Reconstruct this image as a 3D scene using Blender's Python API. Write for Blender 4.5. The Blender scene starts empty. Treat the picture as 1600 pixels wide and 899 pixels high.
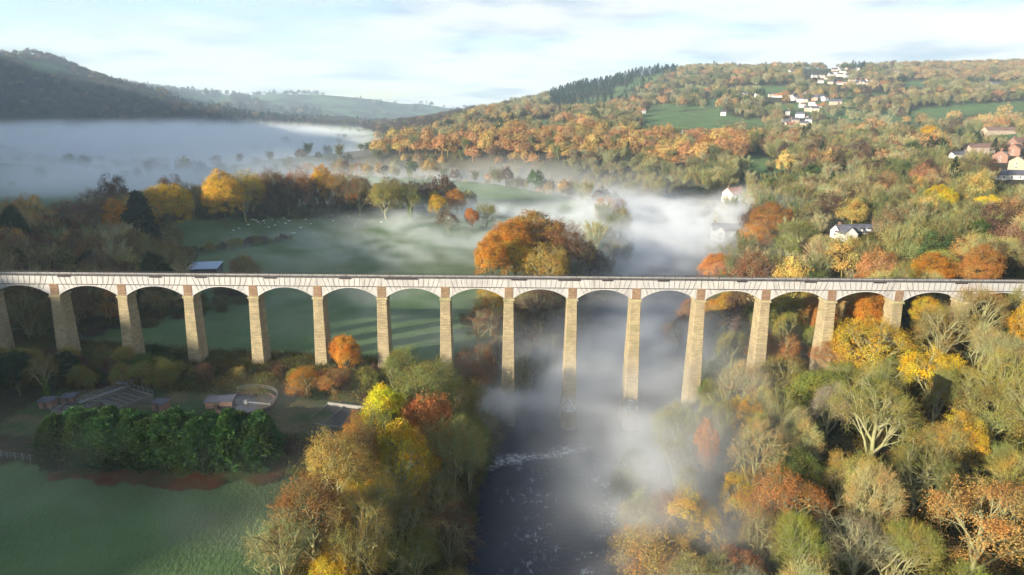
import bpy, math, random
import numpy as np
from mathutils import Matrix, Vector
S = bpy.context.scene
COL = S.collection
rnd = random.Random(7)
RG = np.random.default_rng(11)

# ------------------------------------------------------------------ camera
HC, PITCH, ROLL, FPX = 78.5, math.radians(14.2), math.radians(0.45), 1067.0
_F = np.array([0, math.cos(PITCH), -math.sin(PITCH)])
_U0 = np.array([0, math.sin(PITCH), math.cos(PITCH)]); _R0 = np.array([1.0, 0, 0])
_R = math.cos(ROLL)*_R0 + math.sin(ROLL)*_U0
_U = math.cos(ROLL)*_U0 - math.sin(ROLL)*_R0
cam = bpy.data.objects.new('camera', bpy.data.cameras.new('camera')); COL.objects.link(cam)
cam.data.sensor_width = 36; cam.data.lens = FPX/1600*36
cam.data.clip_start = 0.5; cam.data.clip_end = 40000
cam.matrix_world = Matrix(((_R[0], _U[0], -_F[0], 0), (_R[1], _U[1], -_F[1], 0), (_R[2], _U[2], -_F[2], HC), (0, 0, 0, 1)))
S.camera = cam
# ------------------------------------------------------------------ world, sun, exposure
SUN_EL, SUN_AZ = math.radians(15), math.radians(232)          # azimuth clockwise from +Y
world = bpy.data.worlds.new("World"); S.world = world; world.use_nodes = True
wn = world.node_tree; wn.nodes.clear()
def wN(t, **k):
    n = wn.nodes.new(t)
    for a, b in k.items(): setattr(n, a, b)
    return n
wo = wN('ShaderNodeOutputWorld'); bg = wN('ShaderNodeBackground'); bg2 = wN('ShaderNodeBackground'); mixw = wN('ShaderNodeMixShader')
sky = wN('ShaderNodeTexSky', sky_type='NISHITA', sun_disc=False, sun_elevation=SUN_EL, sun_rotation=SUN_AZ)
sky.air_density = 1.0; sky.dust_density = 1.0; sky.ozone_density = 1.5; sky.altitude = 100
wn.links.new(sky.outputs[0], bg.inputs[0]); bg.inputs[1].default_value = 0.085
tc = wN('ShaderNodeTexCoord'); sp = wN('ShaderNodeSeparateXYZ'); wn.links.new(tc.outputs['Generated'], sp.inputs[0])
def wm(op, a, b=None, c=None, clamp=False):
    n = wN('ShaderNodeMath', operation=op, use_clamp=clamp)
    for i, v in enumerate((a, b, c)):
        if v is None: continue
        if isinstance(v, (int, float)): n.inputs[i].default_value = v
        else: wn.links.new(v, n.inputs[i])
    return n.outputs[0]
den = wm('MAXIMUM', wm('ADD', sp.outputs[2], 0.10), 0.03)
cv = wN('ShaderNodeCombineXYZ'); wn.links.new(wm('DIVIDE', sp.outputs[0], den), cv.inputs[0]); wn.links.new(wm('DIVIDE', sp.outputs[1], den), cv.inputs[1])
nz = wN('ShaderNodeTexNoise'); nz.inputs['Scale'].default_value = 0.42; nz.inputs['Detail'].default_value = 7; nz.inputs['Roughness'].default_value = 0.55
wn.links.new(cv.outputs[0], nz.inputs['Vector'])
nz2 = wN('ShaderNodeTexNoise'); nz2.inputs['Scale'].default_value = 1.1; nz2.inputs['Detail'].default_value = 6
wn.links.new(cv.outputs[0], nz2.inputs['Vector'])
cover = wN('ShaderNodeMapRange'); wn.links.new(nz.outputs[0], cover.inputs[0]); cover.inputs[1].default_value = 0.35; cover.inputs[2].default_value = 0.51
# thinner cover towards the left of the valley, so blue shows there
tilt = wm('ADD', cover.outputs[0], wm('ADD', wm('MULTIPLY', sp.outputs[0], 0.75), -0.02), clamp=True)
high = wN('ShaderNodeMapRange'); wn.links.new(sp.outputs[2], high.inputs[0]); high.inputs[1].default_value = .25; high.inputs[2].default_value = .6; high.inputs[3].default_value = .92; high.inputs[4].default_value = .2   # unseen overhead cloud thinned to dim and cool the ambient light
mask = wm('MULTIPLY', tilt, high.outputs[0], clamp=True)
cr = wN('ShaderNodeValToRGB'); wn.links.new(nz2.outputs[0], cr.inputs[0])
cr.color_ramp.elements[0].position = 0.36; cr.color_ramp.elements[0].color = (0.50, 0.61, 0.76, 1)
cr.color_ramp.elements[1].position = 0.53; cr.color_ramp.elements[1].color = (0.97, 0.97, 0.98, 1)
wn.links.new(cr.outputs[0], bg2.inputs[0]); bg2.inputs[1].default_value = 0.335
wn.links.new(mask, mixw.inputs[0]); wn.links.new(bg.outputs[0], mixw.inputs[1]); wn.links.new(bg2.outputs[0], mixw.inputs[2])
wn.links.new(mixw.outputs[0], wo.inputs[0])
sun = bpy.data.objects.new('sun', bpy.data.lights.new('sun', 'SUN')); COL.objects.link(sun)
sun.data.energy = 5.0; sun.data.angle = math.radians(0.5); sun.data.color = (1.0, 0.885, 0.69)
sd = Vector((math.sin(SUN_AZ)*math.cos(SUN_EL), math.cos(SUN_AZ)*math.cos(SUN_EL), math.sin(SUN_EL)))
sun.rotation_euler = sd.to_track_quat('Z', 'Y').to_euler()
S.view_settings.view_transform = 'Standard'; S.view_settings.look = 'None'
S.view_settings.exposure = 1.62; S.view_settings.gamma = 1; S.view_settings.use_curve_mapping = False
cy = S.cycles
cy.use_denoising = True; cy.max_bounces = 6; cy.diffuse_bounces = 2; cy.glossy_bounces = 2; cy.transmission_bounces = 2
cy.transparent_max_bounces = 4; cy.volume_bounces = 3; cy.volume_step_rate = 2.0; cy.caustics_reflective = False; cy.caustics_refractive = False
cy.use_adaptive_sampling = True; cy.adaptive_threshold = 0.03

# ------------------------------------------------------------------ small tools
def project(x, y, z):
    v = np.stack([x-0*x, y, z-HC], -1) if isinstance(x, np.ndarray) else np.array([x, y, z-HC])
    d = v@_F; return 800+FPX*(v@_R)/d, 449.5-FPX*(v@_U)/d, d
def ray(px, py): return _F+(px-800)/FPX*_R-(py-449.5)/FPX*_U
def at(px, py, Y):
    d = ray(px, py); return np.array([0, 0, HC])+d*(Y/d[1])
def _h(ix, iy, s):
    n = (ix*374761393+iy*668265263+s*1442695041) & 0x7fffffff
    n = ((n ^ (n >> 13))*1274126177) & 0x7fffffff
    return ((n ^ (n >> 16)) & 0xffff)/65535.0
def vnoise(x, y, s=0):
    x = np.asarray(x, float); y = np.asarray(y, float)
    ix = np.floor(x).astype(np.int64); iy = np.floor(y).astype(np.int64); fx = x-ix; fy = y-iy
    fx = fx*fx*(3-2*fx); fy = fy*fy*(3-2*fy)
    return (_h(ix, iy, s)*(1-fx)+_h(ix+1, iy, s)*fx)*(1-fy)+(_h(ix, iy+1, s)*(1-fx)+_h(ix+1, iy+1, s)*fx)*fy
def fbm(x, y, s=0, o=4):
    t = 0; a = .5
    for i in range(o): t = t+a*vnoise(x*2**i, y*2**i, s+i); a *= .5
    return t/(1-.5**o)
def smooth(e0, e1, v):
    t = np.clip((v-e0)/(e1-e0), 0, 1); return t*t*(3-2*t)
def mesh(name, V, quads=None, tris=None, attr=None, smoothf=False):
    me = bpy.data.meshes.new(name); V = np.asarray(V, np.float32)
    q = np.zeros((0, 4), int) if quads is None or len(quads) == 0 else np.asarray(quads, int)
    t = np.zeros((0, 3), int) if tris is None or len(tris) == 0 else np.asarray(tris, int)
    me.vertices.add(len(V)); me.vertices.foreach_set('co', V.ravel())
    nl = q.size+t.size; me.loops.add(nl); me.polygons.add(len(q)+len(t))
    me.loops.foreach_set('vertex_index', np.concatenate([q.ravel(), t.ravel()]).astype(np.int32))
    st = np.concatenate([np.arange(len(q))*4, q.size+np.arange(len(t))*3]).astype(np.int32)
    me.polygons.foreach_set('loop_start', st)
    me.polygons.foreach_set('use_smooth', np.full(len(q)+len(t), smoothf))
    if attr is not None:
        a = me.attributes.new('v', 'FLOAT', 'FACE'); a.data.foreach_set('value', np.asarray(attr, np.float32))
    me.update(calc_edges=True); me.validate() if False else None
    return me
def obj(name, me, mat=None, parent=None, loc=None, label=None, cat=None, group=None, kind=None):
    o = bpy.data.objects.new(name, me); COL.objects.link(o)
    if mat is not None and me is not None and len(me.materials) == 0: me.materials.append(mat)
    if parent is not None: o.parent = parent
    if loc is not None: o.location = loc
    tag(o, label, cat, group, kind); return o
def tag(o, label=None, cat=None, group=None, kind=None):
    for k, v in (('label', label), ('category', cat), ('group', group), ('kind', kind)):
        if v: o[k] = v
def thing(name, loc, rz=0, label=None, cat=None, group=None, sc=1):
    o = bpy.data.objects.new(name, None); COL.objects.link(o); o.location = loc; o.rotation_euler = (0, 0, rz)
    o.scale = (sc, sc, sc) if not isinstance(sc, tuple) else sc; o.empty_display_size = .1
    tag(o, label, cat, group); return o
class MB:
    "collects boxes, prisms and tubes into one mesh"
    def __init__(s): s.V = []; s.Q = []; s.T = []; s.n = 0
    def add(s, V, Q=(), T=()):
        V = np.asarray(V, float); s.V.append(V)
        for q in Q: s.Q.append([i+s.n for i in q])
        for t in T: s.T.append([i+s.n for i in t])
        s.n += len(V); return s
    def box(s, x0, x1, y0, y1, z0, z1, M=None):
        V = np.array([(x, y, z) for z in (z0, z1) for x, y in ((x0, y0), (x1, y0), (x1, y1), (x0, y1))], float)
        if M is not None: V = V@M[0].T+M[1]
        return s.add(V, [(3, 2, 1, 0), (4, 5, 6, 7), (0, 1, 5, 4), (1, 2, 6, 5), (2, 3, 7, 6), (3, 0, 4, 7)])
    def bar(s, a, b, w, h=None):
        a = np.array(a, float); b = np.array(b, float); h = h or w; d = b-a; L = np.linalg.norm(d); d /= L
        u = np.cross(d, (0, 0, 1)); u = np.array([1., 0, 0]) if np.linalg.norm(u) < 1e-4 else u/np.linalg.norm(u); v = np.cross(u, d)
        V = [p+sx*u*w/2+sy*v*h/2 for p in (a, b) for sx, sy in ((-1, -1), (1, -1), (1, 1), (-1, 1))]
        return s.add(V, [(3, 2, 1, 0), (4, 5, 6, 7), (0, 1, 5, 4), (1, 2, 6, 5), (2, 3, 7, 6), (3, 0, 4, 7)])
    def prism(s, poly, z0, z1, top=1.0):
        p = np.array(poly, float); n = len(p); c = p.mean(0)
        V = np.concatenate([np.c_[p, np.full(n, z0)], np.c_[c+(p-c)*top, np.full(n, z1)]])
        Q = [(i, (i+1) % n, n+(i+1) % n, n+i) for i in range(n)]
        T = [(0, i+1, i) for i in range(1, n-1)]+[(n, n+i, n+i+1) for i in range(1, n-1)]
        return s.add(V, Q, T)
    def build(s, name, mat, parent=None, **k):
        return obj(name, mesh(name, np.concatenate(s.V), s.Q, s.T), mat, parent, **k)

# ------------------------------------------------------------------ materials
def mat(name, col=(.5, .5, .5), rough=.85, noise=None, metal=0, spec=.3):
    m = bpy.data.materials.new(name); m.use_nodes = True; nt = m.node_tree; b = nt.nodes['Principled BSDF']
    b.inputs['Base Color'].default_value = (*col, 1); b.inputs['Roughness'].default_value = rough; b.inputs['Metallic'].default_value = metal
    b.inputs['Specular IOR Level'].default_value = spec
    if noise:                                                    # (second colour, scale, low, high)
        c2, sc, lo, hi = noise
        t = nt.nodes.new('ShaderNodeTexCoord'); n = nt.nodes.new('ShaderNodeTexNoise'); n.inputs['Scale'].default_value = sc; n.inputs['Detail'].default_value = 6
        r = nt.nodes.new('ShaderNodeMapRange'); r.inputs[1].default_value = lo; r.inputs[2].default_value = hi
        x = nt.nodes.new('ShaderNodeMix'); x.data_type = 'RGBA'; x.inputs[6].default_value = (*col, 1); x.inputs[7].default_value = (*c2, 1)
        nt.links.new(t.outputs['Object'], n.inputs['Vector']); nt.links.new(n.outputs[0], r.inputs[0]); nt.links.new(r.outputs[0], x.inputs[0]); nt.links.new(x.outputs[2], b.inputs['Base Color'])
    return m
def foliage(name, instancer=False, transl=.22, wood=False):
    m = bpy.data.materials.new(name); m.use_nodes = True; nt = m.node_tree; nt.nodes.clear(); N = nt.nodes.new; L = nt.links.new
    out = N('ShaderNodeOutputMaterial')
    if instancer:
        c = N('ShaderNodeAttribute'); c.attribute_type = 'INSTANCER'; c.attribute_name = 'tint'; col = c.outputs['Color']
    else:
        c = N('ShaderNodeObjectInfo'); col = c.outputs['Color']
    g = N('ShaderNodeNewGeometry'); n = N('ShaderNodeTexNoise'); n.inputs['Scale'].default_value = .33; n.inputs['Detail'].default_value = 3
    L(g.outputs['Position'], n.inputs['Vector'])
    mr = N('ShaderNodeMapRange'); mr.inputs[1].default_value = .36; mr.inputs[2].default_value = .64; L(n.outputs[0], mr.inputs[0])
    a = N('ShaderNodeAttribute'); a.attribute_name = 'v'
    # patches inside a crown run from greener to redder, and each leaf card has its own lightness
    red = N('ShaderNodeMix'); red.data_type = 'RGBA'; red.blend_type = 'MULTIPLY'; red.inputs[0].default_value = 1; L(col, red.inputs[6]); red.inputs[7].default_value = (1.08, .84, .7, 1)
    grn = N('ShaderNodeMix'); grn.data_type = 'RGBA'; grn.blend_type = 'MULTIPLY'; grn.inputs[0].default_value = 1; L(col, grn.inputs[6]); grn.inputs[7].default_value = (.92, 1.12, 1.1, 1)
    mx = N('ShaderNodeMix'); mx.data_type = 'RGBA'; L(mr.outputs[0], mx.inputs[0]); L(red.outputs[2], mx.inputs[6]); L(grn.outputs[2], mx.inputs[7])
    vr = N('ShaderNodeMapRange'); vr.inputs[3].default_value = .55; vr.inputs[4].default_value = 1.45; L(a.outputs['Fac'], vr.inputs[0])
    sc = N('ShaderNodeVectorMath'); sc.operation = 'SCALE'; L(mx.outputs[2], sc.inputs[0]); L(vr.outputs[0], sc.inputs['Scale'])
    d = N('ShaderNodeBsdfDiffuse'); L(sc.outputs[0], d.inputs['Color'])
    if wood or transl == 0: L(d.outputs[0], out.inputs[0]); return m
    t = N('ShaderNodeBsdfTranslucent'); L(sc.outputs[0], t.inputs['Color']); ms = N('ShaderNodeMixShader'); ms.inputs[0].default_value = transl
    L(d.outputs[0], ms.inputs[1]); L(t.outputs[0], ms.inputs[2]); L(ms.outputs[0], out.inputs[0]); return m
M_LEAF = foliage('leaves'); M_LEAFI = foliage('far_leaves', True); M_TWIG = foliage('twigs', transl=0)
M_BARK = mat('bark', (.19, .175, .10), .95, ((.23, .235, .105), .9, .4, .65)); M_BARKD = mat('dark_bark', (.09, .075, .05), .95, ((.13, .14, .06), .9, .4, .6))

# ------------------------------------------------------------------ terrain height
RIV = np.array([(10, -60, 11), (8, 60, 10), (6, 104, 9), (8, 130, 10), (15, 150, 13), (24, 165, 15), (38, 210, 15), (60, 280, 15), (84, 360, 15), (104, 450, 16),
                (108, 540, 17), (80, 610, 17), (20, 665, 17), (-60, 705, 18), (-200, 760, 18), (-480, 880, 18), (-800, 1150, 18), (-700, 1500, 18)], float)
def riverdist(x, y):
    best = np.full(np.shape(x), 1e9)
    for a, b in zip(RIV[:-1], RIV[1:]):
        d = b[:2]-a[:2]; t = np.clip(((x-a[0])*d[0]+(y-a[1])*d[1])/(d@d), 0, 1)
        best = np.minimum(best, np.hypot(x-a[0]-t*d[0], y-a[1]-t*d[1])-(a[2]+t*(b[2]-a[2])))
    return best
CP = [(-40, 60, 15.5), (-70, 60, 16), (-42, 104, 15.5), (-100, 104, 16.5), (-180, 104, 18), (-150, 40, 18), (-35, 140, 14.5), (-80, 140, 15.5), (-130, 150, 17),
      (-30, 165, 14), (-80, 165, 15.5), (-120, 165, 16.5), (-170, 165, 20), (-230, 165, 24), (-15, 200, 13), (-60, 220, 14.5), (-120, 240, 15.5), (-200, 250, 18),
      (-10, 280, 13), (-90, 300, 14.5), (-200, 320, 17), (-235, 400, 19), (-190, 378, 21), (-150, 400, 21), (-100, 432, 19), (-60, 458, 16), (-140, 375, 16), (-100, 405, 15), (0, 360, 12.5), (-100, 380, 14), (-220, 380, 15), (20, 450, 11), (-60, 480, 12.5), (-180, 480, 14), (-300, 480, 13),
      (10, 560, 8), (-100, 600, 8), (-300, 650, 9), (-500, 500, 10), (-600, 900, 10), (-300, 1000, 10), (-850, 1350, 14), (-1000, 1600, 30), (-400, 1500, 13), (-200, 1200, 14), (-600, 2000, 15),
      (-350, 150, 32), (-350, 350, 20), (-480, 240, 50),
      (48, 80, 4), (60, 100, 8), (62, 165, 7), (75, 130, 13), (84, 165, 16), (95, 110, 19), (101, 165, 23), (118, 165, 29), (135, 165, 33.5), (150, 165, 36), (180, 160, 39), (130, 110, 28),
      (160, 80, 33), (110, 60, 22), (60, 50, 8), (40, 20, 8), (200, 40, 40), (90, 215, 13), (120, 215, 24), (160, 220, 33), (240, 220, 40), (110, 290, 14), (145, 290, 29), (190, 290, 33), (260, 300, 40),
      (150, 380, 27), (220, 380, 35), (320, 380, 43), (145, 470, 20), (190, 500, 36), (300, 500, 43), (420, 500, 48), (560, 500, 56), (140, 560, 20), (90, 660, 24), (150, 640, 36), (250, 650, 44),
      (60, 740, 44), (-20, 770, 43), (-100, 800, 38), (-180, 830, 30), (-300, 900, 22), (140, 740, 48), (250, 780, 51), (400, 700, 52), (550, 700, 60),
      # unseen ridges left and behind, added and shaped to shade meadow, fog, mountain
      (-318, -326, 84), (-355, -279, 92), (-392, -232, 108), (-418, -199, 144), (-436, -176, 143), (-467, -136, 148), (-480, -120, 157), (-496, -99, 168), (-535, -50, 174), (-597, 29, 178), (-655, 100, 185), (-600, -350, 190), (-150, -420, 70), (-850, 120, 240), (-900, 330, 265), (-1000, 600, 300), (-1220, 930, 330), (-1500, 1250, 350), (-760, 950, 14), (-960, 1200, 16), (-590, 720, 12), (-1120, 1420, 20), (-560, 330, 60), (-700, 600, 40), (-1750, 1650, 350), (-2100, 2000, 370), (-1300, 500, 300), (-1600, 1000, 330), (-180, -60, 40), (-90, -120, 30), (-250, 20, 30), (0, -200, 20), (100, -200, 20), (300, -200, 40), (0, -600, 40), (-900, -900, 200), (700, -700, 90),
      (700, 300, 90), (900, 700, 120), (1500, 0, 200)]
PP = [(1000, 190, 950, -12), (1150, 190, 950, -12), (1300, 192, 950, -12), (1450, 190, 950, -12), (1600, 190, 950, -12), (1800, 190, 950, -12),
      (800, 196, 950, -10), (880, 190, 1000, -10), (720, 205, 950, -8), (640, 215, 900, -8),
      (1050, 160, 1200, -12), (1150, 160, 1150, -12), (1300, 160, 1150, -12), (1450, 160, 1150, -12), (1600, 158, 1150, -12), (1850, 155, 1150, -12),
      (1050, 128, 1600, -14), (1150, 130, 1450, -12), (1320, 128, 1450, -12), (1450, 132, 1450, -12), (1600, 130, 1450, -12), (1850, 125, 1450, -12),
      (1150, 108, 1900, -12), (1320, 106, 1850, -12), (1600, 105, 1850, -12), (1040, 108, 1900, -12),
      (1050, 104, 2150, -16), (1100, 98, 2250, -16), (1200, 100, 2200, -16), (1340, 98, 2200, -16), (1480, 96, 2200, -16), (1600, 95, 2200, -16), (1850, 90, 2200, -14), (2300, 85, 2200, -14),
      (990, 110, 2100, -16), (930, 128, 1950, -16), (870, 150, 1800, -14), (820, 164, 1600, -12), (780, 162, 1350, -16), (750, 172, 1250, -12), (860, 172, 1300, -12), (940, 165, 1350, -12), (700, 186, 1150, -10),
      (1000, 140, 1700, -14), (900, 170, 1500, -12),
      (1100, 110, 3000, -20), (1600, 110, 3000, -20), (1000, 150, 3200, 0), (1300, 110, 5000, -60), (800, 178, 3000, -40),
      # left mountain
      (-60, 76, 2450, 0), (0, 83, 2400, -4), (45, 84, 2400, -4), (75, 93, 2350, -4), (120, 117, 2300, -12), (190, 122, 2300, -16), (240, 136, 2200, -14), (290, 162, 2100, -14), (335, 186, 2000, -10),
      (0, 140, 2000, -16), (100, 150, 2000, -16), (200, 162, 1950, -14), (0, 196, 1650, -10), (100, 200, 1650, -10), (200, 200, 1700, -10), (290, 200, 1800, -10), (-300, 60, 2400, 0), (-800, 60, 2200, 0),
      (0, 95, 3200, -20), (200, 130, 3000, -30), (-300, 90, 3200, 0),
      # far valley sides
      (360, 172, 3000, -10), (420, 180, 2900, -10), (500, 180, 3200, -10), (560, 186, 3400, -10), (620, 192, 3500, -6), (340, 160, 3400, -20), (450, 168, 3700, -20),
      (260, 141, 5200, -10), (330, 147, 5000, -10), (400, 150, 4800, -10), (470, 146, 5000, -6), (530, 150, 5200, -6), (590, 161, 5000, -6), (610, 162, 5600, -6), (660, 160, 5600, -6), (690, 166, 5400, -6), (725, 173, 5600, -6), (760, 176, 7000, -6), (650, 176, 4600, -6),
      (300, 176, 2500, -10), (500, 192, 2500, 0), (620, 196, 2500, 0), (700, 186, 3500, -30), (700, 184, 4500, -30),
      (400, 158, 8000, -100), (800, 176, 9000, -50), (1400, 130, 9000, -300), (-300, 120, 8000, -100)]
P3 = [tuple(map(float, c)) for c in CP]
for px, py, Y, dz in PP:
    p = at(px, py, Y); P3.append((p[0], p[1], p[2]+dz))
P3 += [(-4000, 500, 150), (4000, 500, 300), (-9000, 3000, 300), (9000, 3000, 400), (0, 12000, 100), (-3000, -3000, 200), (3000, -3000, 200), (0, -9000, 200), (8000, 11000, 200), (-8000, 11000, 200)]
P3 = np.array(P3)
def _phi(r): return np.sqrt(r*r+100.)
_A = np.zeros((len(P3)+1,)*2); _A[:-1, :-1] = _phi(np.hypot(P3[:, None, 0]-P3[None, :, 0], P3[:, None, 1]-P3[None, :, 1])); _A[:-1, -1] = 1; _A[-1, :-1] = 1
_W = np.linalg.lstsq(_A, np.append(P3[:, 2], 0), rcond=None)[0]
def ground(x, y):
    x = np.asarray(x, float); y = np.asarray(y, float); sh = x.shape; x = x.ravel(); y = y.ravel(); z = np.zeros(len(x))
    for i in range(0, len(x), 20000):
        j = slice(i, i+20000)
        z[j] = _phi(np.hypot(x[j, None]-P3[None, :, 0], y[j, None]-P3[None, :, 1]))@_W[:-1]+_W[-1]
    r = np.hypot(x, y); am = smooth(300, 3000, r)
    z = z+(fbm(x/60, y/60, 3)-.5)*(1.5+10*am)+(fbm(x/350, y/350, 9)-.5)*40*am*smooth(30, 120, z)
    d = riverdist(x, y); w = smooth(0, 1, np.clip(d/27, 0, 1))
    z = np.where(d < 0, -2.2, -2.2+(z+2.2)*w) if True else z
    return z.reshape(sh)
def g1(x, y): return float(ground(np.array([x]), np.array([y]))[0])
def hit(px, py, H=0., rmax=9000):
    "the ground point whose top, H above it, lies on the pixel's ray"
    d = ray(px, py); t = np.exp(np.linspace(math.log(50), math.log(rmax), 900))/d[1]
    X = d[0]*t; Y = d[1]*t; Z = HC+d[2]*t; f = Z-H-ground(X, Y); k = np.where(f < 0)[0]
    if not len(k): return None
    k = k[0]
    if k == 0: return X[0], Y[0], Z[0]-H
    a = f[k-1]/(f[k-1]-f[k]); x = X[k-1]+a*(X[k]-X[k-1]); y = Y[k-1]+a*(Y[k]-Y[k-1])
    return float(x), float(y), g1(x, y)
# fields: outlines turned into ground polygons
def inpoly(x, y, poly):
    r = np.zeros(np.shape(x), bool); n = len(poly)
    for i in range(n):
        (x1, y1), (x2, y2) = poly[i], poly[(i+1) % n]
        c = ((y1 > y) != (y2 > y)) & (x < (x2-x1)*(y-y1)/((y2-y1) if y2 != y1 else 1e-9)+x1); r ^= c
    return r
FIELDS_PX = [[(690, 206), (790, 192), (905, 185), (880, 197), (760, 205), (700, 212)], [(1000, 187), (1130, 181), (1215, 195), (1100, 204), (1000, 200)], [(1130, 191), (1190, 185), (1212, 194), (1150, 204)],
             [(1100, 154), (1128, 155), (1132, 170), (1100, 174)], [(1192, 140), (1228, 139), (1228, 152), (1195, 153)], [(1250, 104), (1318, 101), (1312, 120), (1250, 119)],
             [(1430, 170), (1600, 158), (1610, 174), (1460, 184)], [(1158, 243), (1195, 245), (1232, 263), (1215, 276), (1165, 262)], [(540, 224), (600, 226), (700, 228), (690, 234), (560, 231)],
             [(30, 94), (70, 96), (125, 116), (60, 116)], [(262, 150), (360, 151), (360, 164), (300, 161)], [(400, 153), (520, 149), (560, 160), (420, 168)], [(600, 162), (655, 161), (640, 175), (600, 173)],
             [(1050, 182), (1100, 174), (1130, 182), (1060, 190)], [(1410, 128), (1450, 126), (1450, 136), (1410, 138)], [(1262, 126), (1290, 124), (1290, 130), (1262, 132)], [(1020, 165), (1060, 170), (1040, 178), (1010, 175)]]
FIELDS = []
for f in FIELDS_PX:
    pts = [hit(*p) for p in f]
    if all(p is not None for p in pts): FIELDS.append([(p[0], p[1]) for p in pts])
MEADOW = [(-30, 20), (-31, 90), (-35, 113), (-110, 112), (-160, 118), (-400, 130), (-400, 20)]
BACKMEADOW = [(-8, 168), (-2, 230), (8, 300), (22, 400), (18, 470), (-40, 474), (-64, 458), (-112, 411), (-152, 384), (-188, 368), (-150, 300), (-130, 262), (-95, 255), (-88, 230), (-100, 205), (-128, 176)]
WORKS = [(-105, 124), (-34, 122), (-20, 150), (-104, 158)]
def infields(x, y):
    r = inpoly(x, y, MEADOW) | inpoly(x, y, BACKMEADOW) | inpoly(x, y, WORKS)
    for f in FIELDS: r = r | inpoly(x, y, f)
    return r

# ------------------------------------------------------------------ ground sheet (polar, finest in front)
ang = np.radians(np.concatenate([np.arange(-180, -60, 2.5), np.arange(-60, -44, .5), np.arange(-44, 44, .13), np.arange(44, 60, .5), np.arange(60, 180, 2.5)]))
rad = np.concatenate([[0.], np.geomspace(25, 6600, 330)])
RR, AA = np.meshgrid(rad, ang, indexing='ij'); GX = (RR*np.sin(AA)).ravel(); GY = (RR*np.cos(AA)).ravel(); GZ = ground(GX, GY)
na_, nr_ = len(ang), len(rad); I, J = np.meshgrid(np.arange(nr_-1), np.arange(na_), indexing='ij'); I = I.ravel(); J = J.ravel(); J2 = (J+1) % na_
gm = mesh('ground', np.c_[GX, GY, GZ], np.c_[I*na_+J, (I+1)*na_+J, (I+1)*na_+J2, I*na_+J2], smoothf=True)
fl = infields(GX, GY).astype(float)
_r = np.hypot(GX, GY); fl = np.maximum(fl, ((GZ < 34) & (GX < np.interp(GY, [0, 165, 360, 450, 540, 610, 665, 705, 760], [-60, 10, 60, 80, 90, 60, 0, -80, -220])) & (GY > 165)) | ((fbm(GX/130, GY/130, 31) < .42) & (_r > 800) & ((GX > -100) | (_r > 3300))) | ((GZ > 245) & (GX < -100))).astype(float)
for f in range(2):                                                      # soften the field borders a little
    q = fl.reshape(nr_, na_); q = (q+np.roll(q, 1, 1)+np.roll(q, -1, 1))/3; fl = q.ravel()
near_b = (riverdist(GX, GY) < 6).astype(float)
a = gm.attributes.new('field', 'FLOAT', 'POINT'); a.data.foreach_set('value', fl.astype(np.float32))
wk = smooth(0, 1, inpoly(GX, GY, WORKS).astype(float)*1.0); a = gm.attributes.new('rough', 'FLOAT', 'POINT'); a.data.foreach_set('value', wk.astype(np.float32))
m = bpy.data.materials.new('ground_cover'); m.use_nodes = True; nt = m.node_tree; b = nt.nodes['Principled BSDF']; b.inputs['Roughness'].default_value = .95; b.inputs['Specular IOR Level'].default_value = .1
N = nt.nodes.new; L = nt.links.new
def noise(sc, det=6, vec=None, rough=.6):
    n = N('ShaderNodeTexNoise'); n.inputs['Scale'].default_value = sc; n.inputs['Detail'].default_value = det; n.inputs['Roughness'].default_value = rough
    if vec is not None: L(vec, n.inputs['Vector'])
    return n.outputs[0]
def rng_(v, lo, hi, a=0, b=1):
    n = N('ShaderNodeMapRange'); n.inputs[1].default_value = lo; n.inputs[2].default_value = hi; n.inputs[3].default_value = a; n.inputs[4].default_value = b; L(v, n.inputs[0]); return n.outputs[0]
def mixc(f, c1, c2):
    n = N('ShaderNodeMix'); n.data_type = 'RGBA'
    if isinstance(f, float): n.inputs[0].default_value = f
    else: L(f, n.inputs[0])
    for i, c in ((6, c1), (7, c2)):
        if isinstance(c, tuple): n.inputs[i].default_value = (*c, 1)
        else: L(c, n.inputs[i])
    return n.outputs[2]
gp = N('ShaderNodeNewGeometry').outputs['Position']
mp = N('ShaderNodeMapping'); mp.inputs['Scale'].default_value = (1, .55, 1); mp.inputs['Rotation'].default_value = (0, 0, .95); L(gp, mp.inputs[0])
grass = mixc(rng_(noise(.05, 8, gp), .38, .62), (.060, .104, .036), (.090, .145, .052))
grass = mixc(rng_(noise(1.7, 7, mp.outputs[0], .7), .42, .68, 0, .7), grass, (.085, .135, .065)); grass = mixc(rng_(noise(.022, 5, gp), .5, .62, 0, .5), grass, (.085, .100, .045))
grass = mixc(rng_(noise(4.0, 4, gp), .55, .8, 0, .6), grass, (.020, .040, .016))
rough = mixc(rng_(noise(.12, 7, gp), .42, .6), (.040, .070, .025), (.105, .088, .045))
rough = mixc(rng_(noise(1.3, 5, gp), .5, .75, 0, .8), rough, (.028, .035, .018))
wood = mixc(rng_(noise(.08, 8, gp), .4, .62), (.040, .034, .018), (.026, .033, .014))  # woodland floor kept extra dark to paint in shade between the trees
wood = mixc(rng_(noise(.7, 5, gp), .45, .75), wood, (.065, .045, .022))
af = N('ShaderNodeAttribute'); af.attribute_name = 'field'; ar = N('ShaderNodeAttribute'); ar.attribute_name = 'rough'
L(mixc(af.outputs['Fac'], wood, mixc(ar.outputs['Fac'], grass, rough)), b.inputs['Base Color'])
bp = N('ShaderNodeBump'); bp.inputs['Strength'].default_value = .6; bp.inputs['Distance'].default_value = .5; L(noise(1.6, 6, mp.outputs[0]), bp.inputs['Height']); L(bp.outputs[0], b.inputs['Normal'])
obj('ground', gm, m, kind='structure')

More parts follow.
